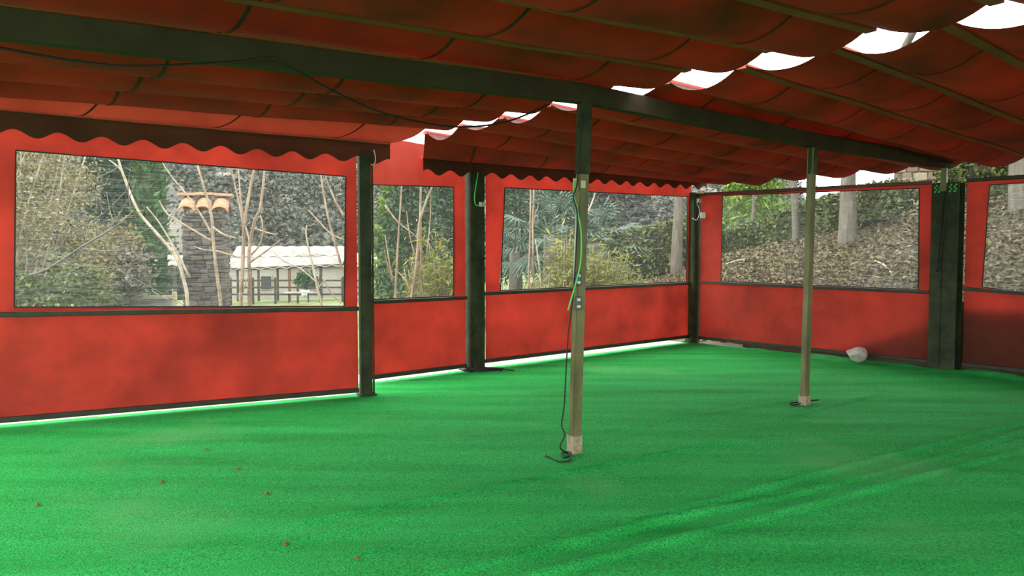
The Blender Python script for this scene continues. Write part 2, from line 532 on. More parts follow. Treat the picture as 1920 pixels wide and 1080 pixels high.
# ---- canvas walls
def wall_bay(name, pl, s0, s1, ztop, zbot, quad, label, sill_z=None, wr=0.02, top_rail=None, seed=0, gapx=0.0):
    """canvas sheet with a window opening; quad = window corners (TL,TR,BR,BL) as (s,z) in the wall plane"""
    root = empty(name, pl.pt((s0 + s1) / 2, 0))
    tag(root, label, kind='structure')
    base = root.location.copy()
    TL, TR, BR, BL = quad
    zt0, zt1 = ztop if isinstance(ztop, tuple) else (ztop, ztop)
    P = [[(s0, zt0), (TL[0], zt0 + (zt1 - zt0) * (TL[0] - s0) / (s1 - s0)), (TR[0], zt0 + (zt1 - zt0) * (TR[0] - s0) / (s1 - s0)), (s1, zt1)],
         [(s0, TL[1]), TL, TR, (s1, TR[1])],
         [(s0, BL[1]), BL, BR, (s1, BR[1])],
         [(s0, zbot), (BL[0], zbot), (BR[0], zbot), (s1, zbot)]]
    bm = bmesh.new()
    cache = {}
    def vert(s, z):
        k = (round(s, 4), round(z, 4))
        if k not in cache:
            q = mnoise.noise(Vector((s * 1.1 + seed * 7, z * 1.3, seed))) * 1.4 + mnoise.noise(Vector((s * 3.0 + z * 2.5 + seed, z * 1.6 - s, 3.0 + seed))) * 0.55
            # hanging folds from the head of the sheet
            f = max(0.0, (z - TL[1] + 0.1)) * 0.9
            q += f * math.sin((s * 1.0 + z * 1.1) * 19.0 + 2 * math.sin(s * 2.0))
            q += 0.5 * max(0, 0.35 - (z - zbot)) * math.sin(s * 13 + 1.5 * math.sin(s * 4))
            if z < BL[1]: q += 0.55 * math.sin(z * 15 - s * 0.9 + 1.2 * math.sin(s * 1.7 + seed)) * max(0, mnoise.noise(Vector((s * 0.7, z * 1.1, seed + 9))) + 0.25)
            # pulled tight where it is fixed
            e = min(1.0, min(s - s0, s1 - s) * 5 + 0.15)
            h = min(1.0, abs(z - BL[1]) * 8 + 0.1, (z - zbot) * 6 + 0.1)
            p = pl.pt(s, z, wr * q * e * h) - base
            cache[k] = bm.verts.new(p)
        return cache[k]
    for r in range(3):
        for c in range(3):
            if r == 1 and c == 1: continue
            a, b_, d, e_ = P[r][c], P[r][c + 1], P[r + 1][c], P[r + 1][c + 1]
            nu = max(2, int(abs(b_[0] - a[0]) / 0.045)); nv = max(2, int(abs(a[1] - d[1]) / 0.045))
            nu = {0: max(2, int(abs(TL[0] - s0) / .045)), 1: max(2, int(abs(TR[0] - TL[0]) / .045)), 2: max(2, int(abs(s1 - TR[0]) / .045))}[c]
            nv = {0: max(2, int(abs(zt0 - TL[1]) / .045)), 1: max(2, int(abs(TL[1] - BL[1]) / .045)), 2: max(2, int(abs(BL[1] - zbot) / .045))}[r]
            def lerp(u, v):
                s = (a[0] * (1 - u) + b_[0] * u) * (1 - v) + (d[0] * (1 - u) + e_[0] * u) * v
                z = (a[1] * (1 - u) + b_[1] * u) * (1 - v) + (d[1] * (1 - u) + e_[1] * u) * v
                return s, z
            G = [[vert(*lerp(i / nu, j / nv)) for i in range(nu + 1)] for j in range(nv + 1)]
            for j in range(nv):
                for i in range(nu):
                    try: bm.faces.new((G[j][i], G[j + 1][i], G[j + 1][i + 1], G[j][i + 1]))
                    except ValueError: pass
    me = bpy.data.meshes.new('canvas')
    bm.to_mesh(me); bm.free()
    link('canvas', me, M['wall_canvas'], root, True)
    # clear plastic sheet welded behind the opening, slightly wavy
    nu, nv = 24, 14
    V, F = [], []
    ov = 0.025
    tl, tr, br, bl = (TL[0] - ov, TL[1] + ov), (TR[0] + ov, TR[1] + ov), (BR[0] + ov, BR[1] - ov), (BL[0] - ov, BL[1] - ov)
    for j in range(nv + 1):
        for i in range(nu + 1):
            u, v = i / nu, j / nv
            s = (tl[0] * (1 - u) + tr[0] * u) * (1 - v) + (bl[0] * (1 - u) + br[0] * u) * v
            z = (tl[1] * (1 - u) + tr[1] * u) * (1 - v) + (bl[1] * (1 - u) + br[1] * u) * v
            V.append(pl.pt(s, z, 0.035 + 0.006 * mnoise.noise(Vector((s * 1.5, z * 3.0, seed + 5)))) - base)
    for j in range(nv):
        for i in range(nu):
            a = j * (nu + 1) + i
            F.append((a, a + nu + 1, a + nu + 2, a + 1))
    link('window_pane', arr_mesh('window_pane', [tuple(v) for v in V], F, M['pane']), None, root, True)
    # welded edging round the opening
    w = 0.012
    for nm, a, b_ in (('window_edging', TL, TR), ('window_edging', TR, BR), ('window_edging', BR, BL), ('window_edging', BL, TL)):
        MB().bar(pl.pt(*a, -0.006) - base, pl.pt(*b_, -0.006) - base, 0.008, w).build(nm, M['piping'], root)
    # sill tube under the window and tube in the bottom hem
    zl, zr = BL[1] - 0.03, BR[1] - 0.03
    MB().bar(pl.pt(s0 - gapx, zl, -0.035) - base, pl.pt(s1, zr, -0.035) - base, 0.045, 0.045, bevel=0.006).build('sill_tube', M['rail'], root)
    MB().bar(pl.pt(s0 - gapx, zbot + 0.012, -0.02) - base, pl.pt(s1, zbot + 0.012, -0.02) - base, 0.04, 0.05, bevel=0.006).build('bottom_tube', M['rail'], root)
    if top_rail:
        MB().bar(pl.pt(s0, zt0 + 0.02, -0.01) - base, pl.pt(s1, zt1 + 0.02, -0.01) - base, 0.05, 0.05, bevel=0.008).build('top_tube', M[top_rail], root)
    return root

def quad_of(pl, *pix):
    return [pl.hit(*p) for p in pix]

ql = quad_of(PL_L, (30, 282), (648, 331), (645, 574), (27, 576))
wall_bay('wall_left', PL_L, 0.05, PL_L.len - 0.12, (2.96, 2.66), 0.055, ql, 'red canvas side wall with the largest clear plastic window', seed=1)
q2 = quad_of(PL_B, (690, 346), (850, 351), (850, 555), (690, 562))
s_p2 = PL_B.hit(890, 600)[0]
wall_bay('wall_back_1', PL_B, 0.02, s_p2 - 0.16, (2.97, 2.90), 0.07, q2, 'narrow red canvas bay between the two green posts', seed=2)
q3 = quad_of(PL_B, (946, 352), (1289, 369), (1286, 528), (938, 545))
wall_bay('wall_back_2', PL_B, s_p2 + 0.19, PL_B.len - 0.10, (2.80, 2.80), 0.10, q3, 'bright red canvas back wall with a wide plastic window behind the tall tube', seed=3, gapx=0.1)
q4 = quad_of(PL_R, (1355, 367), (1724, 353), (1722, 543), (1352, 527))
wall_bay('wall_right_1', PL_R, 0.14, 4.12 - 0.20, (2.55, 2.50), 0.08, q4, 'red canvas end wall with a window onto the leafy bank', seed=4, top_rail='maroon')
q5 = quad_of(PL_R, (1856, 347), (2120, 330), (2120, 575), (1842, 538))
wall_bay('wall_right_2', PL_R, 4.12 + 0.22, 8.1, (2.50, 2.50), 0.09, q5, 'shaded dark red canvas bay beyond the widest green post', seed=5, top_rail='rail')

# low unseen wall added to keep light off the canvas, climbing towards the end
def shade_wall():
    b = MB()
    n = 14
    prev = None
    for i in range(n + 1):
        t = 0.9 + (12.6 - 0.9) * i / n
        h = float(np.interp(t, [0.9, 2.2, 3.2, 4.2, 13], [0.04, 0.10, 0.36, 0.92, 1.0]))
        ring = [b.bm.verts.new(PL_R.pt(t, zz, off)) for off, zz in ((0.16, -0.3), (0.16, h), (0.36, h), (0.36, -0.3))]
        if prev:
            for k in range(4): b.bm.faces.new((prev[k], prev[(k + 1) % 4], ring[(k + 1) % 4], ring[k]))
        else: b.bm.faces.new(ring)
        prev = ring
    b.bm.faces.new(prev)
    tag(b.build('trim_3', M['soil']), 'low earth coloured wall added out of view to shade the end wall', kind='structure')
shade_wall()
# bays out of the frame: the end wall goes on and turns behind the viewer
R_END = CORNER + eR * 13.0
PL_R3 = Plane(R_FAR, R_END)
wall_bay('wall_right_3', PL_R3, 0.12, PL_R3.len - 0.1, (2.50, 2.50), 0.09, [(0.5, 2.3), (4.2, 2.3), (4.2, 1.05), (0.5, 1.05)], 'dark red canvas bay farthest along the end wall', seed=7, top_rail='rail')
RE_END = R_END + Vector((-math.cos(R(40)), -math.sin(R(40)), 0)) * 9.0
PL_F = Plane(R_END, RE_END)
wall_bay('wall_front', PL_F, 0.12, PL_F.len - 0.1, (2.85, 2.85), 0.09, [(1.0, 2.3), (7.6, 2.3), (7.6, 1.05), (1.0, 1.05)], 'red canvas wall closing the tent behind the viewer', seed=8, top_rail='rail')

# ---- roof beam on the two tubes
def at_post(px, py, P): return at(px, py, P.y)
C_POST = floor_at(1077, 850); P_POLE = floor_at(1508, 760)
b_c = at(1095, 195, C_POST.y); b_r = at(1521, 277, P_POLE.y)
b_w = Vector((R_POST.x, R_POST.y, 2.69))
dirl = (b_c.xy - b_r.xy).normalized()
b_l = Vector((b_c.x + dirl.x * 7.0, b_c.y + dirl.y * 7.0, 2.50))
beam = empty('roof_beam', (b_c.x, b_c.y, b_c.z))
tag(beam, 'long dark green steel beam carried by the two slender tubes', 'beam')
up = Vector((0, 0, 0.075))
for a, b_ in ((b_l, b_c), (b_c, b_r), (b_r, b_w)):
    MB().bar(a + up - beam.location, b_ + up - beam.location, 0.09, 0.15, bevel=0.006).build('beam_length', M['beam'], beam)
# joint plates over the supports
for p in (b_c, b_r):
    MB().bar(p + up - beam.location + Vector((-0.11, -0.085, 0)), p + up - beam.location + Vector((0.11, 0.085, 0)), 0.105, 0.10, bevel=0.004).build('joint_plate', M['beam'], beam)

# ================================================================== POSTS
def hbeam(name, loc, yaw, w, d, z1, label, mat, flange=0.014, base=True, web_dark=True):
    r = empty(name, loc, yaw)
    tag(r, label, 'post')
    MB().box((w, flange, z1), (0, -d / 2, z1 / 2), bevel=0.002).build('flange', M[mat], r)
    MB().box((w, flange, z1), (0, d / 2, z1 / 2), bevel=0.002).build('flange', M[mat], r)
    MB().box((0.012, d - flange, z1), (0, 0, z1 / 2)).build('web', M[mat], r)
    MB().box((w + 0.06, d + 0.06, 0.012), (0, 0, 0.012), bevel=0.002).build('base_plate', M[mat], r)
    return r

def boxpost(name, base_pt, top_pt, w, d, yaw, label, mat):
    r = empty(name, base_pt, 0)
    tag(r, label, 'post')
    ax = (top_pt - base_pt)
    b = MB()
    m = Matrix.Rotation(yaw, 4, 'Z')
    c = [Vector((sx * w / 2, sy * d / 2, 0)) for sx, sy in ((-1, -1), (1, -1), (1, 1), (-1, 1))]
    lo = [b.bm.verts.new(m @ q) for q in c]; hi = [b.bm.verts.new(m @ q + ax) for q in c]
    b.bm.faces.new(list(reversed(lo))); b.bm.faces.new(hi)
    for i in range(4): b.bm.faces.new((lo[i], lo[(i + 1) % 4], hi[(i + 1) % 4], hi[i]))
    bmesh.ops.bevel(b.bm, geom=b.bm.edges[:], offset=min(w, d) * 0.08, segments=2, affect='EDGES')
    b.build('shaft', M[mat], r)
    return r, ax, m

# the post where the big window's wall ends
lp = boxpost('corner_post', L_END + eL * -0.03 + Vector((0, -0.02, 0)), L_END + eL * -0.03 + Vector((0, -0.02, 2.70)), 0.12, 0.11, PL_L.yaw,
             'dark green square post at the end of the wall with the largest window', 'steel')
r, ax, m = lp
MB().box((0.018, 0.018, 2.66), m @ Vector((0.075, -0.05, 1.34)), PL_L.yaw).build('guide_strip', M['steel'], r)
MB().box((0.018, 0.018, 2.66), m @ Vector((0.075, 0.035, 1.34)), PL_L.yaw).build('guide_strip', M['steel'], r)
MB().box((0.19, 0.17, 0.012), m @ Vector((0.01, 0, 0.016)), PL_L.yaw, bevel=0.002).build('base_plate', M['steel'], r)
MB().tube(spline([m @ Vector((0.095, -0.06, 2.70)), m @ Vector((0.11, -0.065, 2.62)), m @ Vector((0.10, -0.07, 2.55)), m @ Vector((0.06, -0.075, 2.53))]), 0.006, 6).build('hook_wire', M['white_plastic'], r, True)

p2 = PL_B.pt(s_p2, 0, 0.0)
r, ax, m = boxpost('wide_post', p2, p2 + Vector((0, 0, 2.78)), 0.24, 0.16, PL_B.yaw, 'wide dark green post between the narrow bay and the bright back wall', 'steel')
for sx in (-0.07, 0.07):
    MB().box((0.03, 0.012, 2.70), m @ Vector((sx, -0.085, 1.36)), PL_B.yaw).build('stiffener', M['steel'], r)
MB().box((0.34, 0.26, 0.014), m @ Vector((0, 0, 0.018)), PL_B.yaw, bevel=0.003).build('base_plate', M['steel'], r)
wbx = MB(); wbx.box((0.04, 0.03, 0.06), m @ Vector((0.02, -0.105, 2.21)), PL_B.yaw, bevel=0.004); wbx.build('terminal_block', M['white_plastic'], r)
wbx = MB(); wbx.box((0.035, 0.03, 0.06), m @ Vector((0.072, -0.105, 2.21)), PL_B.yaw, bevel=0.004); wbx.build('terminal_block', M['cream_plastic'], r)

cp_ = CORNER + Vector((-0.02, -0.05, 0))
r, ax, m = boxpost('tent_post', cp_, cp_ + Vector((0, 0, 2.60)), 0.20, 0.18, PL_B.yaw, 'dark green post in the far corner where two red walls meet', 'steel')
MB().box((0.27, 0.25, 0.014), m @ Vector((0, 0, 0.018)), PL_B.yaw, bevel=0.003).build('base_plate', M['steel'], r)
MB().bar(m @ Vector((-0.08, -0.13, 2.60)), m @ Vector((0.22, -0.17, 2.58)), 0.10, 0.035, bevel=0.004).build('head_bracket', M['cream_plastic'], r)
MB().box((0.10, 0.06, 0.07), m @ Vector((0.0, -0.10, 2.46)), PL_B.yaw, bevel=0.006).build('clamp', M['white_plastic'], r)

rp = hbeam('tent_post', R_POST - PL_R.n * 0.02, PL_R.yaw, 0.34, 0.20, 2.50, 'widest dark green steel post standing by the bank window', 'steel')
MB().box((0.07, 0.05, 0.34), (-0.0, -0.05 - 0.10, 2.55), bevel=0.004).build('head_stub', M['steel_pale'], rp)
MB().box((0.02, 0.012, 2.3), (-0.03, -0.115, 1.2), bevel=0.001).build('stiffener', M['steel'], rp)
for k in range(3):
    MB().box((0.03, 0.02, 0.028), (-0.02, -0.125, 1.12 + 0.10 * k), bevel=0.004).build('hook', M['black_rubber'], rp)
for sx in (-0.12, -0.07, 0.06, 0.12):
    b = MB()
    for k in range(4):
        b.box((0.022, 0.03, 0.02), (sx + 0.018 * (k % 2), -0.115, 2.38 + 0.028 * k), Matrix.Rotation(random.uniform(-.6, .6), 3, 'Y'), bevel=0.003)
    b.build('green_tie', M['green_wire'], rp)
MB().tube(spline([(0.00, -0.135, 2.42), (-0.025, -0.14, 2.05), (-0.05, -0.135, 1.7), (-0.07, -0.13, 1.32)]), 0.007, 6).build('hanging_cord', M['black_rubber'], rp, True)
MB().tube(spline([(0.03, -0.135, 2.42), (0.02, -0.14, 2.05), (-0.01, -0.135, 1.7), (-0.03, -0.13, 1.32)]), 0.006, 6).build('hanging_cord', M['black_rubber'], rp, True)

# post ending the big-window wall outside the frame, and the end of the bank wall
r, ax, m = boxpost('tent_post', L_FAR, L_FAR + Vector((0, 0, 2.9)), 0.12, 0.12, PL_L.yaw, 'dark green post at the outer end of the wall with the largest window', 'steel')
MB().box((0.2, 0.2, 0.012), (0, 0, 0.016), PL_L.yaw).build('base_plate', M['steel'], r)
rf = CORNER + eR * 8.2
r, ax, m = boxpost('tent_post', rf, rf + Vector((0, 0, 2.6)), 0.12, 0.12, PL_R.yaw, 'dark green post at the outer end of the shaded canvas bay', 'steel')
MB().box((0.2, 0.2, 0.012), (0, 0, 0.016), PL_R.yaw).build('base_plate', M['steel'], r)

# slender tubes
top = at(1096, 194, C_POST.y)
r, ax, m = boxpost('support_tube', C_POST, top, 0.078, 0.078, R(24), 'square olive metal tube with sockets and cables in the middle of the tent', 'steel_pale')
tube_c = r
def on_tube(px, py, off=0.06): return at(px, py, C_POST.y - off) - C_POST
MB().box((0.094, 0.094, 0.145), ax * 0.027, R(24), bevel=0.006).build('cement_collar', M['mortar'], r)
hi = on_tube(1094, 345, 0.0)
MB().bar(ax * 0.80, ax * 1.0, 0.09, 0.09, up=Vector((math.cos(R(24)), math.sin(R(24)), 0)), bevel=0.005).build('upper_sleeve', M['steel'], r)
for (x, y) in ((1084, 523), (1084, 568)):
    c = on_tube(x, y, 0.058)
    bo = MB().box((0.05, 0.036, 0.105), c, R(8), bevel=0.006).build('socket_block', M['grey_plastic'], r)
    for dz in (-0.026, 0.026):
        MB().box((0.028, 0.008, 0.02), c + Vector((0.004, -0.019, dz)), R(8), bevel=0.002).build('socket_slot', M['white_plastic'], bo)
MB().box((0.035, 0.03, 0.085), on_tube(1079, 345, 0.05), R(10), bevel=0.004).build('junction_box', M['cream_plastic'], r)
MB().box((0.04, 0.02, 0.06), on_tube(1093, 346, 0.06), R(24), bevel=0.004).build('junction_box', M['cream_plastic'], r)
MB().tube([on_tube(1082, 385, 0.045), on_tube(1079, 450, 0.045), on_tube(1077, 520, 0.045)], 0.009, 8).build('white_conduit', M['white_plastic'], r, True)

top2 = at(1523, 277, P_POLE.y)
r, ax, m = boxpost('support_tube', P_POLE, top2, 0.07, 0.07, R(35), 'plain slender olive tube standing in front of the bank window', 'steel_pale')
MB().box((0.088, 0.088, 0.10), ax * 0.02, R(35), bevel=0.006).build('foot_sleeve', M['mortar'], r)
MB().bar(ax * 0.90, ax * 1.0, 0.08, 0.08, bevel=0.004).build('upper_sleeve', M['steel'], r)
MB().tube(spline([Vector((-0.06, -0.05, 0.03)), Vector((-0.14, -0.08, 0.02)), Vector((-0.16, -0.02, 0.025)), Vector((-0.07, 0.01, 0.03)), Vector((0.02, 0.06, 0.03)), Vector((0.20, 0.12, 0.035))]), 0.008, 6).build('tie_wire', M['black_rubber'], r, True)

# ================================================================== AWNINGS
def awning(name, label, side, ts, yaw0, yaw1, length, gap, zslit, zfar, front, amp, valance_h, seam0, seed, nlen=34, lit_front=False, inset=0.0):
    """side -1 runs to the left of the slit, +1 to the right; pleats follow the slit direction eR"""
    n = len(ts) - 1
    root = empty(name, SLIT0 + eR * ts[0] + Vector((0, 0, 2.9)))
    tag(root, label, 'awning')
    base = root.location.copy()
    rnd = random.Random(seed)
    amps = [amp * rnd.uniform(0.85, 1.12) * min(1, (ts[k + 1] - ts[k]) / 0.6) for k in range(n)]
    jit = [rnd.uniform(-0.012, 0.012) for _ in range(n + 1)]
    def yaw(b): return yaw0 + (yaw1 - yaw0) * min(1.0, max(0, b) / n)
    def point(b, a, dz=0.0):
        k = min(n - 1, int(b)); f = b - k
        o = SLIT0 + eR * (ts[k] * (1 - f) + ts[k + 1] * f)
        yw = yaw(b)
        d = Vector((math.cos(yw), math.sin(yw), 0)) * side
        a0 = inset * max(0.0, 1 - b)        # the front corner is drawn back from the slit
        p = o + d * (gap + a0 + a * (1 - a0 / length))
        u = a / length
        z = zslit + (zfar - zslit) * u
        if b < 1:      # the front bar sits a little lower
            z = z * b + (front[0] + (front[1] - front[0]) * u) * (1 - b)
        z += jit[k] * (1 - f) + jit[min(n, k + 1)] * f
        z -= amps[k] * 4 * f * (1 - f)
        z += 0.018 * mnoise.noise(Vector((a * 0.9, b * 1.7, seed)))
        return p + Vector((0, 0, z + dz)) - base
    per = 12
    bs = [k + j / per for k in range(n) for j in range(per)] + [float(n)]
    V = [tuple(point(b, length * i / nlen)) for b in bs for i in range(nlen + 1)]
    F = []
    w = nlen + 1
    for j in range(len(bs) - 1):
        for i in range(nlen):
            a = j * w + i
            F.append((a, a + 1, a + w + 1, a + w))
    cut = per * nlen if lit_front else 0
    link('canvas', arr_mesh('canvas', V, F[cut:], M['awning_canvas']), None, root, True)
    if cut: link('lit_front_pleat', arr_mesh('lit_front_pleat', V[:w * (per + 1)], F[:cut], M['lit_canvas']), None, root, True)  # first pleat in its own canvas, the lit band put into its colour
    # hem tubes in the valleys
    for k in range(0, n + 1):
        pts = [point(float(k), length * i / 10, -0.026 if k else -0.004) for i in range(11)]
        b = MB()
        for p, q in zip(pts[:-1], pts[1:]): b.bar(p, q + (q - p) * 0.01, 0.075, 0.034)
        b.build('hem_tube', M['hem'], root)
    # welded seams across the pleats
    a = seam0
    while a < length - 0.1:
        V, F = [], []
        for b in bs:
            for da in (-0.012, 0.012):
                V.append(tuple(point(b, a + da, -0.006)))
        for j in range(len(bs) - 1): F.append((2 * j, 2 * j + 1, 2 * j + 3, 2 * j + 2))
        link('seam', arr_mesh('seam', V, F, M['seam']), None, root, False)
        a += 1.24
    # scalloped valance on the front hem
    V, F = [], []
    m = int(length / 0.03)
    for i in range(m + 1):
        a = length * i / m
        top = point(0.0, a, -0.01)
        wob = 0.012 * math.sin(a * 9) + 0.01 * math.sin(a * 3.1)
        nrm = Vector((-math.sin(yaw0), math.cos(yaw0), 0))
        dz = valance_h + 0.035 * math.cos(2 * math.pi * a / 0.365 + seed)
        for j in range(5):
            f = j / 4
            V.append(tuple(top + nrm * (wob * f - 0.015) + Vector((0, 0, -dz * f))))
    for i in range(m):
        for j in range(4):
            q = i * 5 + j
            F.append((q, q + 5, q + 6, q + 1))
    link('valance', arr_mesh('valance', V, F, M['valance_canvas']), None, root, True)
    return root

awning('awning', 'dark red pleated awning above the wall with the largest window', -1, [0.80, 1.10] + [1.75 + 0.69 * k for k in range(14)], R(27.5), R(38), 7.2, 0.02, 2.99, 2.95, (2.79, 2.935), 0.125, 0.20, 0.7, 3, lit_front=True, inset=0.32)
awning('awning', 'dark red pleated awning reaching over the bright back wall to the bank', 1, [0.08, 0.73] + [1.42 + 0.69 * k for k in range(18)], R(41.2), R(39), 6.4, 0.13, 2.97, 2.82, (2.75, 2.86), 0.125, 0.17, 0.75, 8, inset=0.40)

# ================================================================== SMALL THINGS INSIDE
def cable(name, pts, rad, mat, label, cat='cable', seg=6):
    pts = spline(pts, 6)
    o = pts[0].copy()
    b = MB().tube([p - o for p in pts], rad, seg)
    ob = b.build(name, M[mat], None, True)
    ob.location = o
    return tag(ob, label, cat)

cable('ceiling_cable', [at(-60, 78, 3.55), at(130, 113, 3.85), at(250, 124, 4.0), at(430, 116, 4.3), at(505, 108, 4.42), at(530, 118, 4.45), at(620, 168, 4.7), at(700, 205, 4.95), at(770, 225, 5.15),
                         at(860, 238, 5.45), at(950, 228, 5.75), at(1030, 196, 5.98)], 0.007, 'black_rubber', 'thin black cable hanging in loops under the roof beam')
z = C_POST.y
cable('green_cable', [at(1078, 340, z - .075), at(1076, 365, z - .085), at(1083, 398, z - .08), at(1090, 440, z - .08), at(1088, 495, z - .085), at(1077, 540, z - .09), at(1065, 582, z - .085)], 0.007, 'green_wire',
      'short light green cable curling down the socket tube')
cable('black_cable', [at(1092, 214, z - .07), at(1086, 290, z - .07), at(1082, 345, z - .085), at(1075, 370, z - .09), at(1082, 400, z - .085), at(1080, 470, z - .075), at(1074, 560, z - .075), at(1066, 620, z - .08), at(1061, 700, z - .08),
                      at(1058, 760, z - .08), at(1053, 797, z - .08), at(1059, 815, z - .085), at(1050, 838, z - .09), floor_at(1062, 849, .012), floor_at(1068, 854, .012), floor_at(1058, 858, .012), floor_at(1052, 850, .012),
                      floor_at(1066, 848, .02), floor_at(1070, 862, .012), floor_at(1050, 866, .012), floor_at(1030, 857, .012), floor_at(1022, 855, .012)], 0.006, 'black_rubber', 'black cable trailing down the socket tube to a loop on the turf')
pb = PL_B.pt(s_p2, 0, -0.16)
for k, (rad, sx, lab) in enumerate(((0.16, 1.0, 'black cable coil lying round the foot of the wide post'),)):
    pts = []
    for i in range(34):
        a = i * 0.55
        rr = rad + 0.03 * math.sin(i * 1.7)
        pts.append(pb + Vector((rr * 1.5 * math.cos(a), rr * 0.55 * math.sin(a) - 0.02, 0.018 + 0.0012 * i)))
    pts.append(pb + Vector((0.42, -0.02, 0.02)))
    cable('cable_coil', pts, 0.009, 'black_rubber', lab)
cable('green_wire', [PL_B.pt(s_p2 - 0.02, 2.62, -0.10), PL_B.pt(s_p2 - 0.06, 2.45, -0.11), PL_B.pt(s_p2 - 0.085, 2.30, -0.11), PL_B.pt(s_p2 - 0.06, 2.20, -0.11), PL_B.pt(s_p2 - 0.0, 2.19, -0.125)], 0.008, 'green_wire', 'short green wire running into the terminal block of the wide post')
cpb = PL_R.pt(0.08, 0, -0.13)
cable('white_wire', [cpb + Vector((0.05, -0.02, 2.42)), cpb + Vector((0.10, -0.03, 2.28)), cpb + Vector((0.05, -0.05, 2.13)), cpb + Vector((-0.03, -0.03, 2.16))], 0.006, 'white_plastic', 'thin white wire hanging on the far corner post', 'wire')
o = MB().box((0.085, 0.05, 0.10), (0, 0, 0), PL_B.yaw * 0, bevel=0.008).build('switch_box', M['white_plastic'])
o.location = at(1318, 404, 13.28); tag(o, 'small white switch box on the far corner post', 'switch')

def rock(name, loc, size, mat, label, seed=0, cat='rock', sub=3):
    bm = bmesh.new()
    bmesh.ops.create_icosphere(bm, subdivisions=sub, radius=1.0)
    rnd = random.Random(seed)
    cuts = [(Vector((rnd.gauss(0, 1), rnd.gauss(0, 1), rnd.gauss(0, 1))).normalized(), rnd.uniform(0.55, 0.85)) for _ in range(14)]
    for v in bm.verts:
        for n_, d in cuts:
            h = v.co.dot(n_)
            if h > d: v.co -= n_ * (h - d)
        v.co *= 1 + 0.05 * mnoise.noise(v.co * 3 + Vector((seed, 0, 0)))
        v.co = Vector((v.co.x * size[0], v.co.y * size[1], v.co.z * size[2]))
    zmin = min(v.co.z for v in bm.verts)
    for v in bm.verts: v.co.z -= zmin
    me = bpy.data.meshes.new(name); bm.to_mesh(me); bm.free()
    o = link(name, me, mat)
    o.location = loc
    if label: tag(o, label, cat)
    return o
rk = floor_at(1604, 681)
rock('rock', (rk.x, rk.y, 0.012), (0.16, 0.13, 0.13), M['white_rock'], 'whitish rock lying against the red wall by the turf edge', 21)

# dry leaf crumbs on the turf
M['dry_leaf'] = solid('dry_leaf_brown', (0.16, 0.07, 0.02), (0.24, 0.11, 0.035), scale=30, rough=0.8)
SCRAPS = ['below the large window, nearest the wall', 'midway between wall and socket tube', 'below the large window, close to two others', 'near the bottom edge of the picture, smallest of three',
          'near the bottom edge of the picture, middle of three', 'nearest the bottom edge of the picture', 'lying between the two slender tubes', 'lying far back near the bright back wall', 'between the wall scraps and the bottom edge', 'nearest the picture corner below the large window']
def crumb(px, py, i):
    p = floor_at(px, py, 0.012)
    b = MB()
    n = 7
    ring = []
    c = b.bm.verts.new((0, 0, 0.010))
    for k in range(n):
        a = 2 * math.pi * k / n
        rr = 0.022 * (0.7 + 0.5 * random.random()) * (1.5 if k in (0, 4) else 0.8)
        ring.append(b.bm.verts.new((rr * math.cos(a), rr * math.sin(a), 0.004 * random.random())))
    for k in range(n): b.bm.faces.new((c, ring[k], ring[(k + 1) % n]))
    o = b.build('dry_leaf', M['dry_leaf'])
    o.location = p; o.rotation_euler = (0, 0, random.random() * 6)
    return tag(o, 'brown leaf scrap on the turf, ' + SCRAPS[i], 'leaf', 'leaf scraps on the turf')
for i, (x, y) in enumerate(((388, 843), (445, 880), (303, 903), (535, 1020), (670, 1047), (832, 1072), (1218, 800), (1370, 710), (500, 925), (70, 947))):
    crumb(x, y, i)

# ================================================================== OUTSIDE
def leaf_quads(P, size, aspect=0.5, flat=0.0, jitter=0.35, droop=None):
    """one rhombic leaf per point; returns verts, faces"""
    n = len(P)
    d = RNG.normal(size=(n, 3)); 
    if droop is not None: d = d * 0.6 + np.asarray(droop)
    d[:, 2] *= (1 - flat)
    d /= np.linalg.norm(d, axis=1)[:, None] + 1e-9
    r = RNG.normal(size=(n, 3))
    w = np.cross(d, r); w /= np.linalg.norm(w, axis=1)[:, None] + 1e-9
    s = size * (1 + jitter * RNG.normal(size=(n, 1))).clip(0.35, 2)
    V = np.stack([P, P + d * s * 0.5 + w * s * aspect * 0.5, P + d * s, P + d * s * 0.5 - w * s * aspect * 0.5], 1).reshape(-1, 3)
    F = np.arange(4 * n).reshape(n, 4)
    return V, F

def ball(n, c, r, shell=0.55):
    d = RNG.normal(size=(n, 3)); d /= np.linalg.norm(d, axis=1)[:, None]
    q = (shell + (1 - shell) * RNG.random((n, 1)) ** 0.7)
    return np.asarray(c) + d * q * np.asarray(r)

def clumps(n, c, r, k, cr):
    """leaves gathered in k clumps inside an ellipsoid"""
    C = ball(k, c, r, 0.3)
    i = RNG.integers(0, k, n)
    return C[i] + RNG.normal(size=(n, 3)) * cr

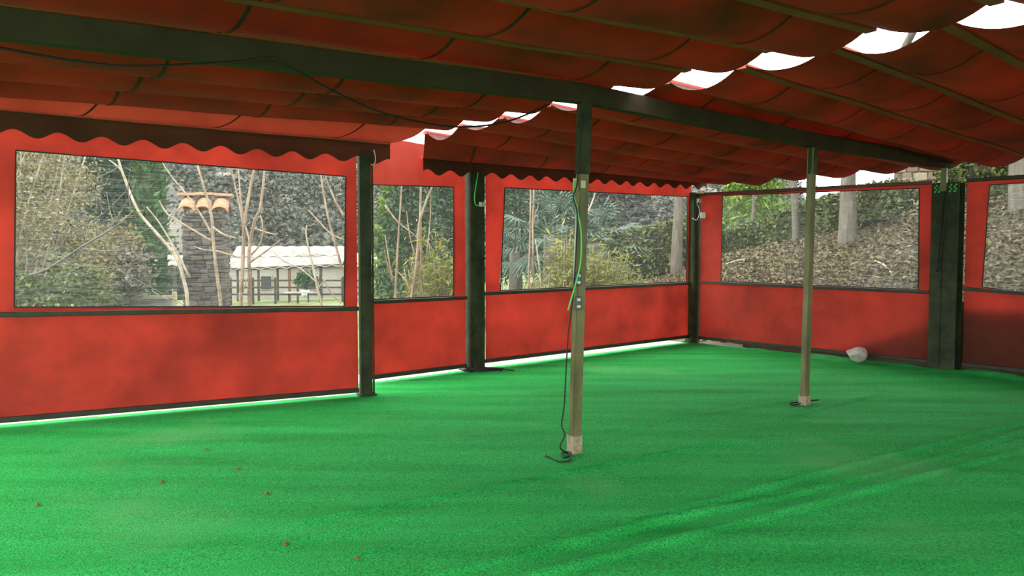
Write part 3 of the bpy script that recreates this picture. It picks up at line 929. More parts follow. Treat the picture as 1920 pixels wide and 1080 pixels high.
LEAF = {
    'olive_dry': island_mat('dry_olive_leaves', [(0.10, 0.09, 0.042), (0.19, 0.165, 0.072), (0.28, 0.235, 0.115), (0.14, 0.125, 0.06)], trans=0.15),
    'cypress_dark': island_mat('dark_cypress_sprays', [(0.012, 0.028, 0.014), (0.022, 0.045, 0.022), (0.03, 0.06, 0.028)]),
    'cypress_light': island_mat('green_cypress_sprays', [(0.035, 0.075, 0.025), (0.05, 0.105, 0.03), (0.07, 0.12, 0.04)]),
    'conifer': island_mat('conifer_needles', [(0.02, 0.045, 0.022), (0.035, 0.075, 0.03), (0.055, 0.10, 0.04)]),
    'lime': island_mat('lime_leaves', [(0.06, 0.13, 0.02), (0.11, 0.19, 0.03), (0.16, 0.22, 0.05)], trans=0.2),
    'bamboo': island_mat('yellow_green_bamboo_leaves', [(0.11, 0.14, 0.025), (0.19, 0.20, 0.04), (0.26, 0.24, 0.06)], trans=0.2),
    'palm': island_mat('blue_green_palm', [(0.025, 0.05, 0.035), (0.045, 0.08, 0.05), (0.07, 0.11, 0.065)]),
    'hedge': island_mat('hedge_leaves', [(0.035, 0.055, 0.014), (0.075, 0.10, 0.028), (0.12, 0.14, 0.04)]),
    'litter': island_mat('fallen_leaves', [(0.045, 0.036, 0.018), (0.09, 0.074, 0.034), (0.18, 0.152, 0.08), (0.075, 0.072, 0.026)]),
    'scrub': island_mat('hillside_scrub', [(0.024, 0.031, 0.023), (0.045, 0.053, 0.038), (0.085, 0.089, 0.065), (0.034, 0.04, 0.03)]),
    'grey_twig': island_mat('grey_twigs', [(0.10, 0.085, 0.065), (0.17, 0.15, 0.115)]),
}
M['bark_pale'] = solid('pale_sapling_bark', (0.24, 0.19, 0.13), (0.46, 0.40, 0.31), scale=5, rough=0.85, stretch=(3, 3, 0.6))
M['bark_brown'] = solid('reddish_sapling_bark', (0.16, 0.11, 0.07), (0.36, 0.27, 0.19), scale=6, rough=0.85, stretch=(3, 3, 0.6))
M['bark_grey'] = solid('grey_tree_bark', (0.085, 0.078, 0.06), (0.15, 0.135, 0.105), scale=4, rough=0.9, bump=0.5, stretch=(3, 3, 0.5))
M['stone'] = island_mat('grey_brown_stones', [(0.075, 0.062, 0.05), (0.13, 0.11, 0.09), (0.17, 0.15, 0.125)], rough=0.95)
M['stone_var'] = [solid('field_stone_%d' % i, c, tuple(x * 0.72 for x in c), scale=7, rough=0.95, bump=0.5) for i, c in enumerate([(0.095, 0.078, 0.062), (0.125, 0.105, 0.085), (0.15, 0.13, 0.105), (0.082, 0.072, 0.064)])]
M['house_stone_var'] = [solid('tan_stone_%d' % i, c, tuple(x * 0.75 for x in c), scale=7, rough=0.95, bump=0.4) for i, c in enumerate([(0.20, 0.155, 0.10), (0.16, 0.125, 0.085), (0.24, 0.20, 0.14), (0.14, 0.11, 0.08)])]
M['mortar_dark'] = solid('dark_joint_mortar', (0.05, 0.043, 0.036), (0.075, 0.063, 0.05), scale=9, rough=1.0)
M['mortar_tan'] = solid('pale_joint_mortar', (0.17, 0.14, 0.10), (0.12, 0.10, 0.07), scale=9, rough=1.0)
M['terracotta'] = solid('terracotta_roof_tile', (0.27, 0.13, 0.065), (0.37, 0.21, 0.12), scale=12, rough=0.85)
M['terracotta_pale'] = solid('pale_flat_tile', (0.40, 0.24, 0.13), (0.33, 0.19, 0.10), scale=10, rough=0.85)
M['white_sheet'] = solid('white_roof_sheet', (0.26, 0.25, 0.225), (0.18, 0.17, 0.15), scale=1.2, rough=0.8)
M['timber'] = solid('brown_timber', (0.10, 0.055, 0.03), (0.16, 0.085, 0.045), scale=4, rough=0.85)
M['timber_dark'] = solid('dark_timber', (0.035, 0.03, 0.024), (0.055, 0.045, 0.035), scale=4, rough=0.9)
M['plaster'] = solid('pale_plaster', (0.25, 0.24, 0.20), (0.19, 0.18, 0.15), scale=1, rough=0.95)
M['cream_paint'] = solid('cream_painted_board', (0.34, 0.31, 0.20), rough=0.8)
M['grey_sheet'] = solid('grey_panel', (0.24, 0.24, 0.22), (0.18, 0.18, 0.17), scale=5, rough=0.8)
M['glass_dark'] = solid('dark_window_glass', (0.02, 0.025, 0.03), rough=0.15, spec=0.6)
M['white_paint'] = solid('white_pot_glaze', (0.5, 0.5, 0.47), rough=0.5)

def hill_h(X, Y):
    az = X / np.maximum(Y, 1)
    H = np.interp(az, [-1.6, -0.5, -0.2, 0.0, 0.2, 0.36, 0.386, 0.42, 1.6], [46, 42, 31, 26, 26, 25, 12, 6, 6])
    d = np.hypot(X, Y)
    t = np.clip((d - 68) / 150, 0, 1)
    return -3.5 + H * (t ** 0.85)

def build_hill():
    azs = np.linspace(-1.15, 1.15, 190)
    ds = np.linspace(66, 235, 90)
    A, D = np.meshgrid(azs, ds)
    Y = D / np.sqrt(1 + A * A); X = A * Y
    Z = hill_h(X, Y)
    Z += 1.3 * np.sin(X * 0.11 + 1.7 * np.sin(Y * 0.07)) * np.clip((D - 72) / 30, 0, 1) + 0.8 * np.sin(Y * 0.23 + X * 0.31)
    idx = np.arange(X.size).reshape(X.shape)
    F = np.stack([idx[:-1, :-1].ravel(), idx[:-1, 1:].ravel(), idx[1:, 1:].ravel(), idx[1:, :-1].ravel()], 1)
    m = solid('hillside_earth', (0.045, 0.048, 0.037), (0.13, 0.12, 0.098), scale=0.09, rough=1.0, bump=0.6, bscale=0.6, lo=0.42, hi=0.62)
    tag(link('hillside', arr_mesh('hillside', np.stack([X.ravel(), Y.ravel(), Z.ravel()], 1), F, m), smooth=True), 'steep scrubby hillside far behind the garden', kind='structure')
    # bushes: ragged sprays gathered in clumps, thinner where rock shows
    k = 5200
    az = RNG.uniform(-0.72, 0.44, k); d = RNG.uniform(68, 200, k)
    y = d / np.sqrt(1 + az * az); x = az * y
    C = np.stack([x, y, hill_h(x, y) + 0.5], 1)
    n = 190000
    q = RNG.integers(0, k, n)
    P = C[q] + RNG.normal(size=(n, 3)) * np.array([1.1, 1.1, 0.6]) * (0.5 + d[q][:, None] / 200)
    V, F = leaf_quads(P, 0.52, 0.7)
    tag(link('hillside_scrub', arr_mesh('hillside_scrub', V, F, LEAF['scrub'])), 'grey green scrub covering the far hillside', 'scrub', kind='stuff')
build_hill()
M['outcrop'] = solid('pale_limestone_outcrop', (0.19, 0.18, 0.14), (0.12, 0.115, 0.09), scale=0.5, rough=0.95, bump=0.6, bscale=2)
for i, (px, py, dd, w_, h_) in enumerate(((428, 335, 165, 2.6, 2.2), (405, 355, 160, 3.0, 1.6), (455, 378, 150, 3.4, 2.3), (540, 380, 150, 2.2, 2.2), (625, 355, 165, 3.6, 2.0), (470, 350, 165, 2.0, 1.8), (520, 345, 165, 1.7, 1.3))):
    p = at(px, py, dd)
    zz = float(hill_h(np.array([p.x]), np.array([p.y]))[0])
    # slide along the ray until it meets the slope
    dr = ray(px, py); t = 70.0
    while t < 225:
        q = ORG + dr * t
        if q.z < float(hill_h(np.array([q.x]), np.array([q.y]))[0]): break
        t += 1.0
    q = ORG + dr * t
    o = rock('rock_outcrop', (q.x, q.y - 1.6, q.z - h_ * 0.6), (w_ * 0.6, 1.2, h_ * 0.6), M['outcrop'], None, 40 + i)
    pos = ['topmost of the pale crags above the chimney', 'pale crag beside the tile cap of the chimney', 'large pale crag behind the forked sapling', 'tall pale crag above the pavilion roof',
           'wide pale crag near the edge of the large window', 'small crag between the forked sapling stems', 'smallest crag high above the pavilion'][i]
    tag(o, pos, 'rock', 'pale crags on the hillside')

# ---- plants with a trunk and foliage
def stems(root, specs, mat, name='branch'):
    for pts, r0, r1 in specs:
        sp_ = spline(pts, 4)
        n = len(sp_)
        rad = [r0 + (r1 - r0) * i / (n - 1) for i in range(n)]
        MB().tube([p - root.location for p in sp_], rad, 6).build(name, mat, root, True)

def bare_tree(label, trunks, branches, depth, mat, tr=0.028, br=0.014, group=None):
    """pixel polylines at one depth (small offsets keep the branches apart)"""
    p0 = at(*trunks[0][0], depth)
    root = empty('bare_tree', (p0.x, p0.y, land1(p0.x, p0.y)))
    tag(root, label, 'tree', group)
    for k, t in enumerate(trunks):
        pts = [at(x, y, depth + 0.1 * k) for x, y in t]
        g = Vector((pts[0].x, pts[0].y, land1(pts[0].x, pts[0].y) - 0.05))
        if pts[0].z > g.z + 0.1: pts = [g] + pts
        stems(root, [(pts, tr * 0.8, tr * 0.36)], mat, 'trunk')
    for k, t in enumerate(branches):
        dd = [depth + 0.22 * math.sin(k * 2.4) * i / max(1, len(t) - 1) for i in range(len(t))]
        stems(root, [([at(x, y, d) for (x, y), d in zip(t, dd)], br * 0.8, br * 0.32)], mat)
    return root

bare_tree('pale bare sapling bending to the cypress, beside the chimney', [[(352, 575), (346, 530), (330, 482), (296, 440), (262, 400), (240, 352), (222, 300), (208, 250)]],
          [[(240, 352), (228, 320), (205, 300)], [(332, 485), (322, 460), (313, 455)], [(355, 520), (330, 470), (300, 420), (275, 388)]], 10.2, M['bark_pale'], 0.033, 0.02)
bare_tree('bare sapling crossing in front of the stone chimney', [[(414, 576), (406, 510), (400, 450), (396, 402), (382, 350), (370, 308), (362, 260)]],
          [[(398, 440), (375, 400), (350, 365), (325, 335), (303, 302), (290, 270)], [(397, 452), (360, 430), (335, 415), (315, 402), (303, 385), (299, 376)], [(398, 425), (420, 440), (445, 447)], [(400, 470), (380, 468), (365, 462)],
           [(404, 470), (440, 480), (455, 482)]], 10.6, M['bark_brown'], 0.034, 0.019)
bare_tree('tall bare sapling forking into five stems over the pavilion', [[(451, 577), (455, 500), (457, 440), (460, 405), (470, 350), (480, 300), (488, 250)], [(468, 577), (468, 520), (467, 470), (478, 412), (488, 390), (495, 330), (497, 290)]],
          [[(457, 432), (452, 400), (440, 345), (432, 300)], [(459, 420), (452, 380), (448, 330), (446, 290)], [(460, 425), (466, 445), (468, 470)], [(470, 478), (485, 462), (492, 440), (491, 415), (488, 403)], [(468, 492), (500, 470), (525, 450)],
           [(478, 428), (500, 436), (520, 440)], [(452, 560), (460, 530), (468, 515)]], 11.0, M['bark_brown'], 0.040, 0.020)
bare_tree('bare sapling leaning along the edge of the large window', [[(676, 577), (660, 552), (642, 505), (628, 455), (618, 420), (608, 370), (602, 330), (598, 280)]], [[(645, 406), (628, 375), (612, 335), (606, 300)], [(645, 450), (620, 438), (595, 412), (576, 392)]], 10.8, M['bark_brown'], 0.030, 0.020)
bare_tree('short crooked bare sapling in front of the pavilion posts', [[(603, 577), (596, 545), (588, 505), (580, 470), (574, 440), (575, 423)]], [[(592, 528), (565, 505), (530, 488), (512, 470)], [(605, 520), (620, 548), (640, 570)], [(598, 540), (606, 528), (612, 524)]], 11.3, M['bark_pale'], 0.026, 0.015)
bare_tree('grey leafless shrub spreading before the dark cypress', [[(30, 545), (90, 505), (150, 465), (200, 435), (230, 415), (250, 395)]],
          [[(205, 432), (225, 400), (245, 365), (255, 335)], [(215, 425), (205, 390), (200, 360)], [(225, 418), (212, 395), (213, 370)], [(230, 412), (258, 400), (275, 388)], [(180, 450), (215, 445), (262, 436), (285, 425)],
           [(150, 465), (190, 470), (225, 468), (260, 452)], [(235, 500), (262, 480), (270, 455)], [(245, 390), (240, 350), (246, 310)], [(110, 495), (180, 500), (230, 500), (300, 480)], [(220, 505), (270, 532), (345, 572)],
           [(285, 545), (310, 560), (335, 570)], [(160, 455), (170, 420), (200, 395), (225, 370), (240, 355)], [(35, 560), (55, 555), (62, 545)], [(190, 330), (215, 318), (222, 308)], [(200, 345), (180, 355), (160, 380)]], 9.9, M['bark_grey'], 0.028, 0.011)
# saplings behind the narrow window
bare_tree('thin straight bare sapling nearest the square post in the narrow window', [[(741, 575), (744, 500), (748, 430), (753, 350), (757, 290)]], [[(722, 385), (745, 415), (770, 435), (783, 447)], [(738, 535), (728, 480), (722, 440)], [(737, 530), (725, 490), (721, 470)]], 12.0, M['bark_brown'], 0.030, 0.020)
bare_tree('forked bare sapling in the middle of the narrow window', [[(770, 578), (778, 520), (783, 470), (786, 420), (800, 375), (812, 345), (820, 300)], [(788, 578), (790, 500), (788, 420), (789, 350), (789, 300)]],
          [[(778, 480), (768, 440), (762, 395)], [(800, 480), (806, 420), (808, 370)], [(795, 560), (788, 520), (785, 490)], [(770, 545), (756, 520), (740, 505)]], 12.4, M['bark_brown'], 0.040, 0.018)
# stems behind the wide window
bare_tree('pair of straight reddish stems left of the socket tube', [[(990, 560), (992, 500), (994, 430), (995, 350), (996, 300)], [(1001, 560), (1000, 500), (999, 430), (1001, 350), (1001, 300)]], [[(1000, 425), (1004, 400), (1010, 385)]], 14.5, M['bark_brown'], 0.034, 0.015)
bare_tree('short cut sapling stump beside the reddish stems', [[(1016, 560), (1012, 510), (1007, 470), (1004, 449)]], [[(1014, 535), (1030, 515), (1036, 500)]], 14.2, M['bark_pale'], 0.030, 0.012)
bare_tree('white slanting branch behind the socket tube', [[(1085, 560), (1092, 480), (1098, 410), (1108, 385), (1116, 360), (1124, 310)]], [], 15.0, M['bark_pale'], 0.032, 0.012)

def leafy(name, label, cat, P, size, mat, root_xy, trunk=None, aspect=0.5, group=None, barkmat='bark_grey', flat=0.0, droop=None):
    x, y = root_xy
    root = empty(name, (x, y, land1(x, y)))
    tag(root, label, cat, group)
    P = P[P[:, 2] > land(P[:, 0], P[:, 1]) + 0.02]
    V, F = leaf_quads(P, size, aspect, flat, droop=droop)
    link('foliage', arr_mesh('foliage', V - np.array(root.location), F, LEAF[mat]), None, root)
    if trunk:
        for pts, r0, r1 in trunk: stems(root, [(pts, r0, r1)], M[barkmat], 'stem')
    return root

# the dry olive shrub filling the side of the large window
def dry_shrub():
    c = at(95, 410, 11.2)
    x, y = c.x - 0.95, c.y
    g = land1(x, y)
    tr = []
    for k in range(44):
        a = random.uniform(0, 6.28); sp_ = random.uniform(0.3, 1.45)
        e = Vector((x + sp_ * math.cos(a), y + 0.7 * sp_ * math.sin(a), random.uniform(1.6, 3.6)))
        b0 = Vector((x + 0.25 * math.cos(a), y + 0.2 * math.sin(a), g - 0.05))
        mid = b0.lerp(e, 0.5) + Vector((random.uniform(-.2, .2), random.uniform(-.2, .2), 0.2))
        tr.append(([b0, mid, e], 0.022, 0.006))
    P = np.concatenate([clumps(27000, (x, y, 2.15), (1.5, 1.1, 2.0), 300, 0.13), clumps(4600, (x + 1.5, y + 0.1, 1.3), (0.35, 0.5, 0.7), 60, 0.09)])
    leafy('dry_shrub', 'tall shrub with dry olive yellow leaves beside the cypress', 'shrub', P, 0.052, 'olive_dry', (x, y), tr, 0.5, barkmat='bark_pale')
dry_shrub()

def cypress(px0, px1, depth, top, mat, label, base_py=520):
    a, b = at(px0, base_py, depth), at(px1, base_py, depth)
    x, y = (a.x + b.x) / 2, depth
    r = (b.x - a.x) / 2
    g = land1(x, y)
    n = 11000
    h = RNG.random(n)
    prof = np.interp(h, [0, 0.06, 0.2, 0.6, 0.85, 1], [0.55, 0.85, 1, 0.9, 0.55, 0.05])
    ang = RNG.random(n) * 6.283
    rr = r * prof * (0.72 + 0.3 * RNG.random(n)) * (1 + 0.08 * np.sin(ang * 5 + h * 17))
    P = np.stack([x + rr * np.cos(ang), y + rr * np.sin(ang), g + 0.2 + h * (top - g)], 1)
    leafy('cypress', label, 'tree', P, 0.20, mat, (x, y), [([Vector((x, y, g - 0.05)), Vector((x, y, g + (top - g) * 0.5)), Vector((x, y, g + (top - g) * 0.93))], 0.16, 0.03)], 0.32, droop=(0, 0, 1.3))
cypress(172, 276, 17.0, 7.5, 'cypress_dark', 'dark green column shaped cypress behind the leafless shrub')
cypress(262, 306, 15.8, 7.0, 'cypress_light', 'slim lighter green cypress beside the chimney')

# low shrubs at the foot of the large window
for i, (px, py, dd, rx, rz, mat, lab) in enumerate((
        (110, 545, 10.2, 0.75, 0.40, 'hedge', 'low dark green bush under the dry olive shrub'),
        (215, 470, 12.6, 0.45, 0.50, 'olive_dry', 'rusty yellow bush at the foot of the dark cypress'),
        (240, 520, 11.8, 0.40, 0.45, 'grey_twig', 'low tangle of grey twigs behind the cream board'))):
    c = at(px, py, dd)
    leafy('shrub', lab, 'shrub', clumps(2200, (c.x, c.y, c.z), (rx, rx * 0.8, rz), 50, 0.07), 0.07, mat, (c.x, c.y),
          [([Vector((c.x, c.y, land1(c.x, c.y) - 0.03)), Vector((c.x + .05, c.y, c.z))], 0.03, 0.012)])

# ---- stone chimney with a tile cap
def stone_meshes(prefix, n, mats):
    out = []
    for i in range(n):
        bm = bmesh.new()
        bmesh.ops.create_cube(bm, size=1.0)
        rnd = random.Random(100 + i)
        for v in bm.verts:
            v.co += Vector((rnd.uniform(-.09, .09), rnd.uniform(-.06, .06), rnd.uniform(-.10, .10)))
        bmesh.ops.bevel(bm, geom=bm.edges[:], offset=0.10, segments=1, affect='EDGES')
        me = bpy.data.meshes.new(prefix); bm.to_mesh(me); bm.free()
        me.materials.append(mats[i % len(mats)])
        out.append(me)
    return out

def lay_stones(parent, meshes, origin, ex, ez, width, height, sw, sh, depth, rnd, name='stone', joined=None):
    """courses of single stones on a face; origin and axes in the parent's space; ey = outward"""
    ey = ez.cross(ex)          # outward is -ey
    z = 0.0
    count = 0
    while z < height - sh * 0.3:
        h = min(sh * rnd.uniform(0.75, 1.25), height - z)
        x = 0.0
        while x < width - sw * 0.15:
            w_ = min(sw * rnd.uniform(0.6, 1.45), width - x)
            if width - x - w_ < sw * 0.3: w_ = width - x
            c = origin + ex * (x + w_ / 2) + ez * (z + h / 2) - ey * rnd.uniform(-0.010, 0.014)
            mt = Matrix((ex, ey, ez)).transposed().to_4x4()
            mw = Matrix.Translation(c) @ mt @ Matrix.Diagonal((w_ * 0.95, depth, h * 0.90, 1))
            if joined is not None:
                joined.append((rnd.choice(meshes), mw))
            else:
                o = bpy.data.objects.new(name, rnd.choice(meshes)); COL.objects.link(o)
                o.parent = parent
                o.matrix_local = mw
            x += w_
            count += 1
        z += h
    return count

def join_stones(items, name, mat, parent):
    Vs, Fs, off = [], [], 0
    for me, mw in items:
        v = np.array([mw @ q.co for q in me.vertices]); Vs.append(v)
        for p in me.polygons:
            vs = list(p.vertices)
            for k in range(1, len(vs) - 1): Fs.append((vs[0] + off, vs[k] + off, vs[k + 1] + off))
        off += len(v)
    o = link(name, arr_mesh(name, np.concatenate(Vs), np.array(Fs), mat), None, parent)
    o['kind'] = 'stuff'
    return o

def chimney():
    Y = 13.4
    a, b = at(338, 500, Y), at(412, 500, Y)
    W = b.x - a.x
    cx = (a.x + b.x) / 2
    g = land1(cx, Y)
    ztop = at(375, 405, Y).z
    yaw = R(14)
    root = empty('stone_chimney', (cx, Y + W * 0.45, g), yaw)
    tag(root, 'stone chimney with a little curved tile roof, among bare saplings', 'chimney')
    H = ztop - g
    MB().box((W - 0.06, W - 0.06, H), (0, 0, H / 2)).build('mortar_core', M['mortar_dark'], root)
    ms = stone_meshes('stone', 8, M['stone_var'])
    rnd = random.Random(5)
    h = W / 2
    Z = Vector((0, 0, 1))
    n = lay_stones(root, ms, Vector((-h, -h + 0.03, 0)), Vector((1, 0, 0)), Z, W, H, 0.15, 0.075, 0.07, rnd)
    n += lay_stones(root, ms, Vector((h - 0.03, -h, 0)), Vector((0, 1, 0)), Z, W, H, 0.17, 0.085, 0.07, rnd)
    it = []
    lay_stones(root, ms, Vector((h, h - 0.03, 0)), Vector((-1, 0, 0)), Z, W, H, 0.17, 0.085, 0.07, rnd, joined=it)
    lay_stones(root, ms, Vector((-h + 0.03, h, 0)), Vector((0, -1, 0)), Z, W, H, 0.17, 0.085, 0.07, rnd, joined=it)
    join_stones(it, 'rear_stones', M['stone'], root)
    # vent pillars under the cap
    MB().box((W - 0.1, W - 0.1, 0.05), (0, 0, H + 0.02)).build('cap_slab', M['mortar_dark'], root)
    # curved cover tiles: three on each slope
    zc = H + 0.05
    for sgn in (-1, 1):
        for k in (-1, 0, 1):
            V, F = [], []
            ns = 9
            for j, (yy, zz, rr) in enumerate(((0.02, 0.24, 0.125), (W * 0.62, 0.02, 0.15))):
                for i in range(ns):
                    t = math.pi * i / (ns - 1)
                    for rad in (rr, rr - 0.018):
                        V.append((k * 0.272 + rad * math.cos(t), sgn * yy, zc + zz - 0.03 + rad * 0.85 * math.sin(t)))
            for i in range(ns - 1):
                o0, o1 = 2 * i, 2 * (i + 1); q = 2 * ns
                F += [(o0, o1, o1 + q, o0 + q), (o0 + 1, o0 + 1 + q, o1 + 1 + q, o1 + 1), (o0 + q, o1 + q, o1 + 1 + q, o0 + 1 + q), (o0, o0 + 1, o1 + 1, o1)]
            F += [(0, 2 * ns, 2 * ns + 1, 1), (2 * ns - 2, 2 * ns - 1, 4 * ns - 1, 4 * ns - 2)]
            link('roof_tile', arr_mesh('roof_tile', V, F, M['terracotta']), None, root)
    # flat ridge tiles
    for k in (-1, 0, 1):
        MB().box((0.31, 0.20, 0.05), (k * 0.30, 0, zc + 0.335 + (0.012 if k == 0 else 0)), Matrix.Rotation(R(2 * k), 3, 'Y'), bevel=0.01).build('ridge_tile', M['terracotta_pale'], root)
chimney()

# ---- cream board by the fence
p = at(280, 566, 12.2)
r = empty('cream_board', (p.x, 12.2, land1(p.x, 12.2)), R(6))
tag(r, 'low cream framed grey panel below the cypress', 'panel')
zt = at(280, 555, 12.2).z - land1(p.x, 12.2)
w_ = at(327, 560, 12.2).x - at(236, 560, 12.2).x
MB().box((w_, 0.03, zt - 0.04), (0, 0, zt / 2)).build('panel_sheet', M['grey_sheet'], r)
MB().box((w_ + 0.04, 0.07, 0.05), (0, 0, zt - 0.02), bevel=0.006).build('top_board', M['cream_paint'], r)
for sx in (-1, 1): MB().box((0.06, 0.08, zt + 0.06), (sx * w_ / 2, 0, (zt + 0.06) / 2), bevel=0.006).build('end_post', M['cream_paint'], r)

# ---- garden pavilion, fence, house and bench down the slope
def pavilion(x0, x1, depth, y_eave0, y_eave1, y_ridge, label, tiles=9, dy=5.0, base_py=566):
    A = at(x0, y_eave0, depth); B = at(x1, y_eave1, depth + 1.5)
    g = at((x0 + x1) / 2, base_py, depth).z
    root = empty('pavilion', ((A.x + B.x) / 2, depth, g))
    tag(root, label, 'pavilion')
    o = root.location
    top = at((x0 + x1) / 2, y_ridge, depth + dy / 2).z
    n = tiles
    # overlapping white sheets, two slopes, each with a wavy lower edge
    for s_, (y0, y1) in enumerate(((0.0, dy / 2), (dy, dy / 2))):
        for k in range(n):
            for row in range(2):
                V, F = [], []
                m = 8
                fa, fb = row / 2, (row + 1) / 2 + 0.04
                for j, f in enumerate((fa, fb)):
                    for i in range(m + 1):
                        u = (k + i / m * 1.03) / n
                        xx = A.x + (B.x - A.x) * u
                        ze = A.z + (B.z - A.z) * u
                        f2 = min(1, f)
                        zz = ze + (top - ze) * f2 + 0.05 * math.sin(6.283 * i / m) * (1 - 0.5 * j) + 0.05 * row
                        yy = depth + 1.5 * u + y0 + (y1 - y0) * f2
                        V.append((xx - o.x, yy - o.y, zz - o.z)); 
                nn = len(V)
                V += [(v[0], v[1], v[2] - 0.05) for v in V]
                for i in range(m):
                    F.append((i, i + 1, m + 2 + i, m + 1 + i))
                    F.append((nn + i, nn + m + 1 + i, nn + m + 2 + i, nn + i + 1))
                    F.append((i, nn + i, nn + i + 1, i + 1))
                link('roof_sheet', arr_mesh('roof_sheet', V, F, M['white_sheet']), None, root)
    return root, A, B, g

pv, pA, pB, pg = pavilion(418, 640, 46.0, 506, 497, 463, 'white roofed open pavilion with timber posts, right of the chimney')
for i, px in enumerate((446, 470, 485, 521, 543, 602)):
    u = (px - 418) / (640 - 418)
    q = at(px, 540, 46.2 + 1.5 * u)
    zt_ = pA.z + (pB.z - pA.z) * u
    MB().box((0.15 if i in (1, 4, 5) else 0.11, 0.13, zt_ - pg + 0.1), (q.x - pv.location.x, q.y - pv.location.y, (zt_ - pg) / 2 + 0.05), bevel=0.01).build('post', M['timber'] if i in (1, 4) else M['timber_dark'], pv)
MB().bar((pA.x - pv.location.x, 0.1, pA.z - pg), (pB.x - pv.location.x, 1.6, pB.z - pg), 0.12, 0.16).build('eave_beam', M['timber_dark'], pv)
pv2, qA, qB, qg = pavilion(262, 335, 40.0, 503, 496, 480, 'smaller white roofed shelter partly hidden by the chimney', tiles=4, dy=3.5)
for px in (269, 300, 325):
    q = at(px, 540, 40.2)
    MB().box((0.14, 0.14, qA.z - qg + 0.1), (q.x - pv2.location.x, 0.4, (qA.z - qg) / 2), bevel=0.01).build('post', M['timber'] if px == 269 else M['timber_dark'], pv2)
MB().box((1.1, 0.1, 1.35), (at(287, 540, 41).x - pv2.location.x, 1.4, 0.7)).build('back_panel', M['timber_dark'], pv2)

fr = empty('timber_fence', (at(540, 560, 44).x, 44.0, at(540, 564, 44).z))
tag(fr, 'dark timber rail fence running past the pavilion', 'fence')
for py in (526, 539, 552):
    a = at(300, py, 43.5); b_ = at(700, py, 44.5)
    MB().bar(a - fr.location, b_ - fr.location, 0.06, 0.10).build('rail', M['timber_dark'], fr)
for px in range(305, 700, 42):
    q = at(px, 523, 44.0); 
    MB().box((0.11, 0.11, q.z - fr.location.z + 0.35), (q.x - fr.location.x, 0.1, (q.z - fr.location.z) / 2 - 0.1), bevel=0.01).build('fence_post', M['timber_dark'], fr)

def house(name, label, px0, px1, py_base, py_eave, depth, wallmat, wins, deep=6.0, roofmat='terracotta', roof_h=1.6):
    a, b = at(px0, py_base, depth), at(px1, py_base, depth)
    W = b.x - a.x
    H = at(px0, py_eave, depth).z - a.z
    r = empty(name, ((a.x + b.x) / 2, depth, a.z))
    tag(r, label, 'house')
    MB().box((W, deep, H + 0.6), (0, deep / 2, H / 2 - 0.3)).build('walls', wallmat, r)
    bm = MB()
    v = [bm.bm.verts.new(p) for p in ((-W / 2 - .3, -.3, H), (W / 2 + .3, -.3, H), (W / 2 + .3, deep + .3, H), (-W / 2 - .3, deep + .3, H), (-W / 2 - .3, deep / 2, H + roof_h), (W / 2 + .3, deep / 2, H + roof_h))]
    for f in ((0, 1, 5, 4), (2, 3, 4, 5), (0, 4, 3), (1, 2, 5), (0, 3, 2, 1)): bm.bm.faces.new([v[i] for i in f])
    bm.build('roof', M[roofmat], r)
    for (wx, wz, ww, wh) in wins:
        w = MB().box((ww, 0.10, wh), (wx, -0.02, wz), bevel=0.01).build('window', M['plaster'], r)
        MB().box((ww - 0.14, 0.04, wh - 0.14), (wx, -0.065, wz)).build('pane', M['glass_dark'], w)
    return r
house('house', 'pale plastered house behind the pavilion', 425, 700, 560, 500, 58, M['plaster'], [(-2.5, 1.2, 0.9, 1.1), (1.0, 1.2, 0.9, 1.1), (3.6, 1.2, 0.9, 1.1)], roofmat='terracotta_pale', roof_h=1.0)

# plant in a white pot and a bench on the lawn
q = at(572, 548, 42.5); g = at(572, 556, 42.5).z
r = empty('potted_plant', (q.x, 42.5, g - 0.05)); tag(r, 'dark leafy plant in a white pot before the pavilion', 'plant')
MB().tube([(0, 0, 0), (0, 0, 0.18), (0, 0, 0.40), (0, 0, 0.42)], [0.16, 0.20, 0.24, 0.22], 14).build('pot', M['white_paint'], r, True)
V, F = leaf_quads(clumps(900, (0, 0, 0.95), (0.45, 0.4, 0.55), 30, 0.09), 0.16, 0.5)
link('foliage', arr_mesh('foliage', V, F, LEAF['conifer']), None, r)
q = at(560, 560, 41.5)
r = empty('picnic_table', (q.x, 41.5, at(560, 566, 41.5).z), R(12)); tag(r, 'small grey picnic table on the grass by the potted plant', 'table')
MB().box((1.5, 0.7, 0.06), (0, 0, 0.50), bevel=0.01).build('table_top', M['grey_sheet'], r)
for sx in (-0.5, 0.5):
    for sy in (-1, 1): MB().bar((sx, sy * 0.32, 0), (sx, -sy * 0.1, 0.5), 0.07, 0.07).build('leg', M['timber_dark'], r)

# ---- greenery behind the narrow and the wide window
def conifer(px, depth, hpx, r, mat, label, n=6500, size=0.16):
    p = at(px, 470, depth)
    x, y = p.x, depth
    g = land1(x, y)
    top = at(px, hpx, depth).z
    h = RNG.random(n) ** 0.8
    ang = RNG.random(n) * 6.283
    lay = 0.75 + 0.25 * np.sin(h * 40 + ang)
    rr = r * (1 - h * 0.8) * (0.35 + 0.65 * RNG.random(n) ** 0.5) * lay
    P = np.stack([x + rr * np.cos(ang), y + rr * np.sin(ang), g + 0.3 + h * (top - g - 0.3)], 1)
    return leafy('conifer', label, 'tree', P, size, mat, (x, y), [([Vector((x, y, g - 0.05)), Vector((x, y, (g + top) / 2)), Vector((x, y, top - 0.3))], 0.14, 0.03)], 0.35)
conifer(765, 21, 305, 1.5, 'conifer', 'dark conifer directly behind the narrow window')
conifer(735, 25, 315, 1.0, 'lime', 'lime green tree beside the dark conifer in the narrow window', 4500, 0.22)
conifer(835, 24, 312, 2.0, 'conifer', 'broad conifer behind the wide post')
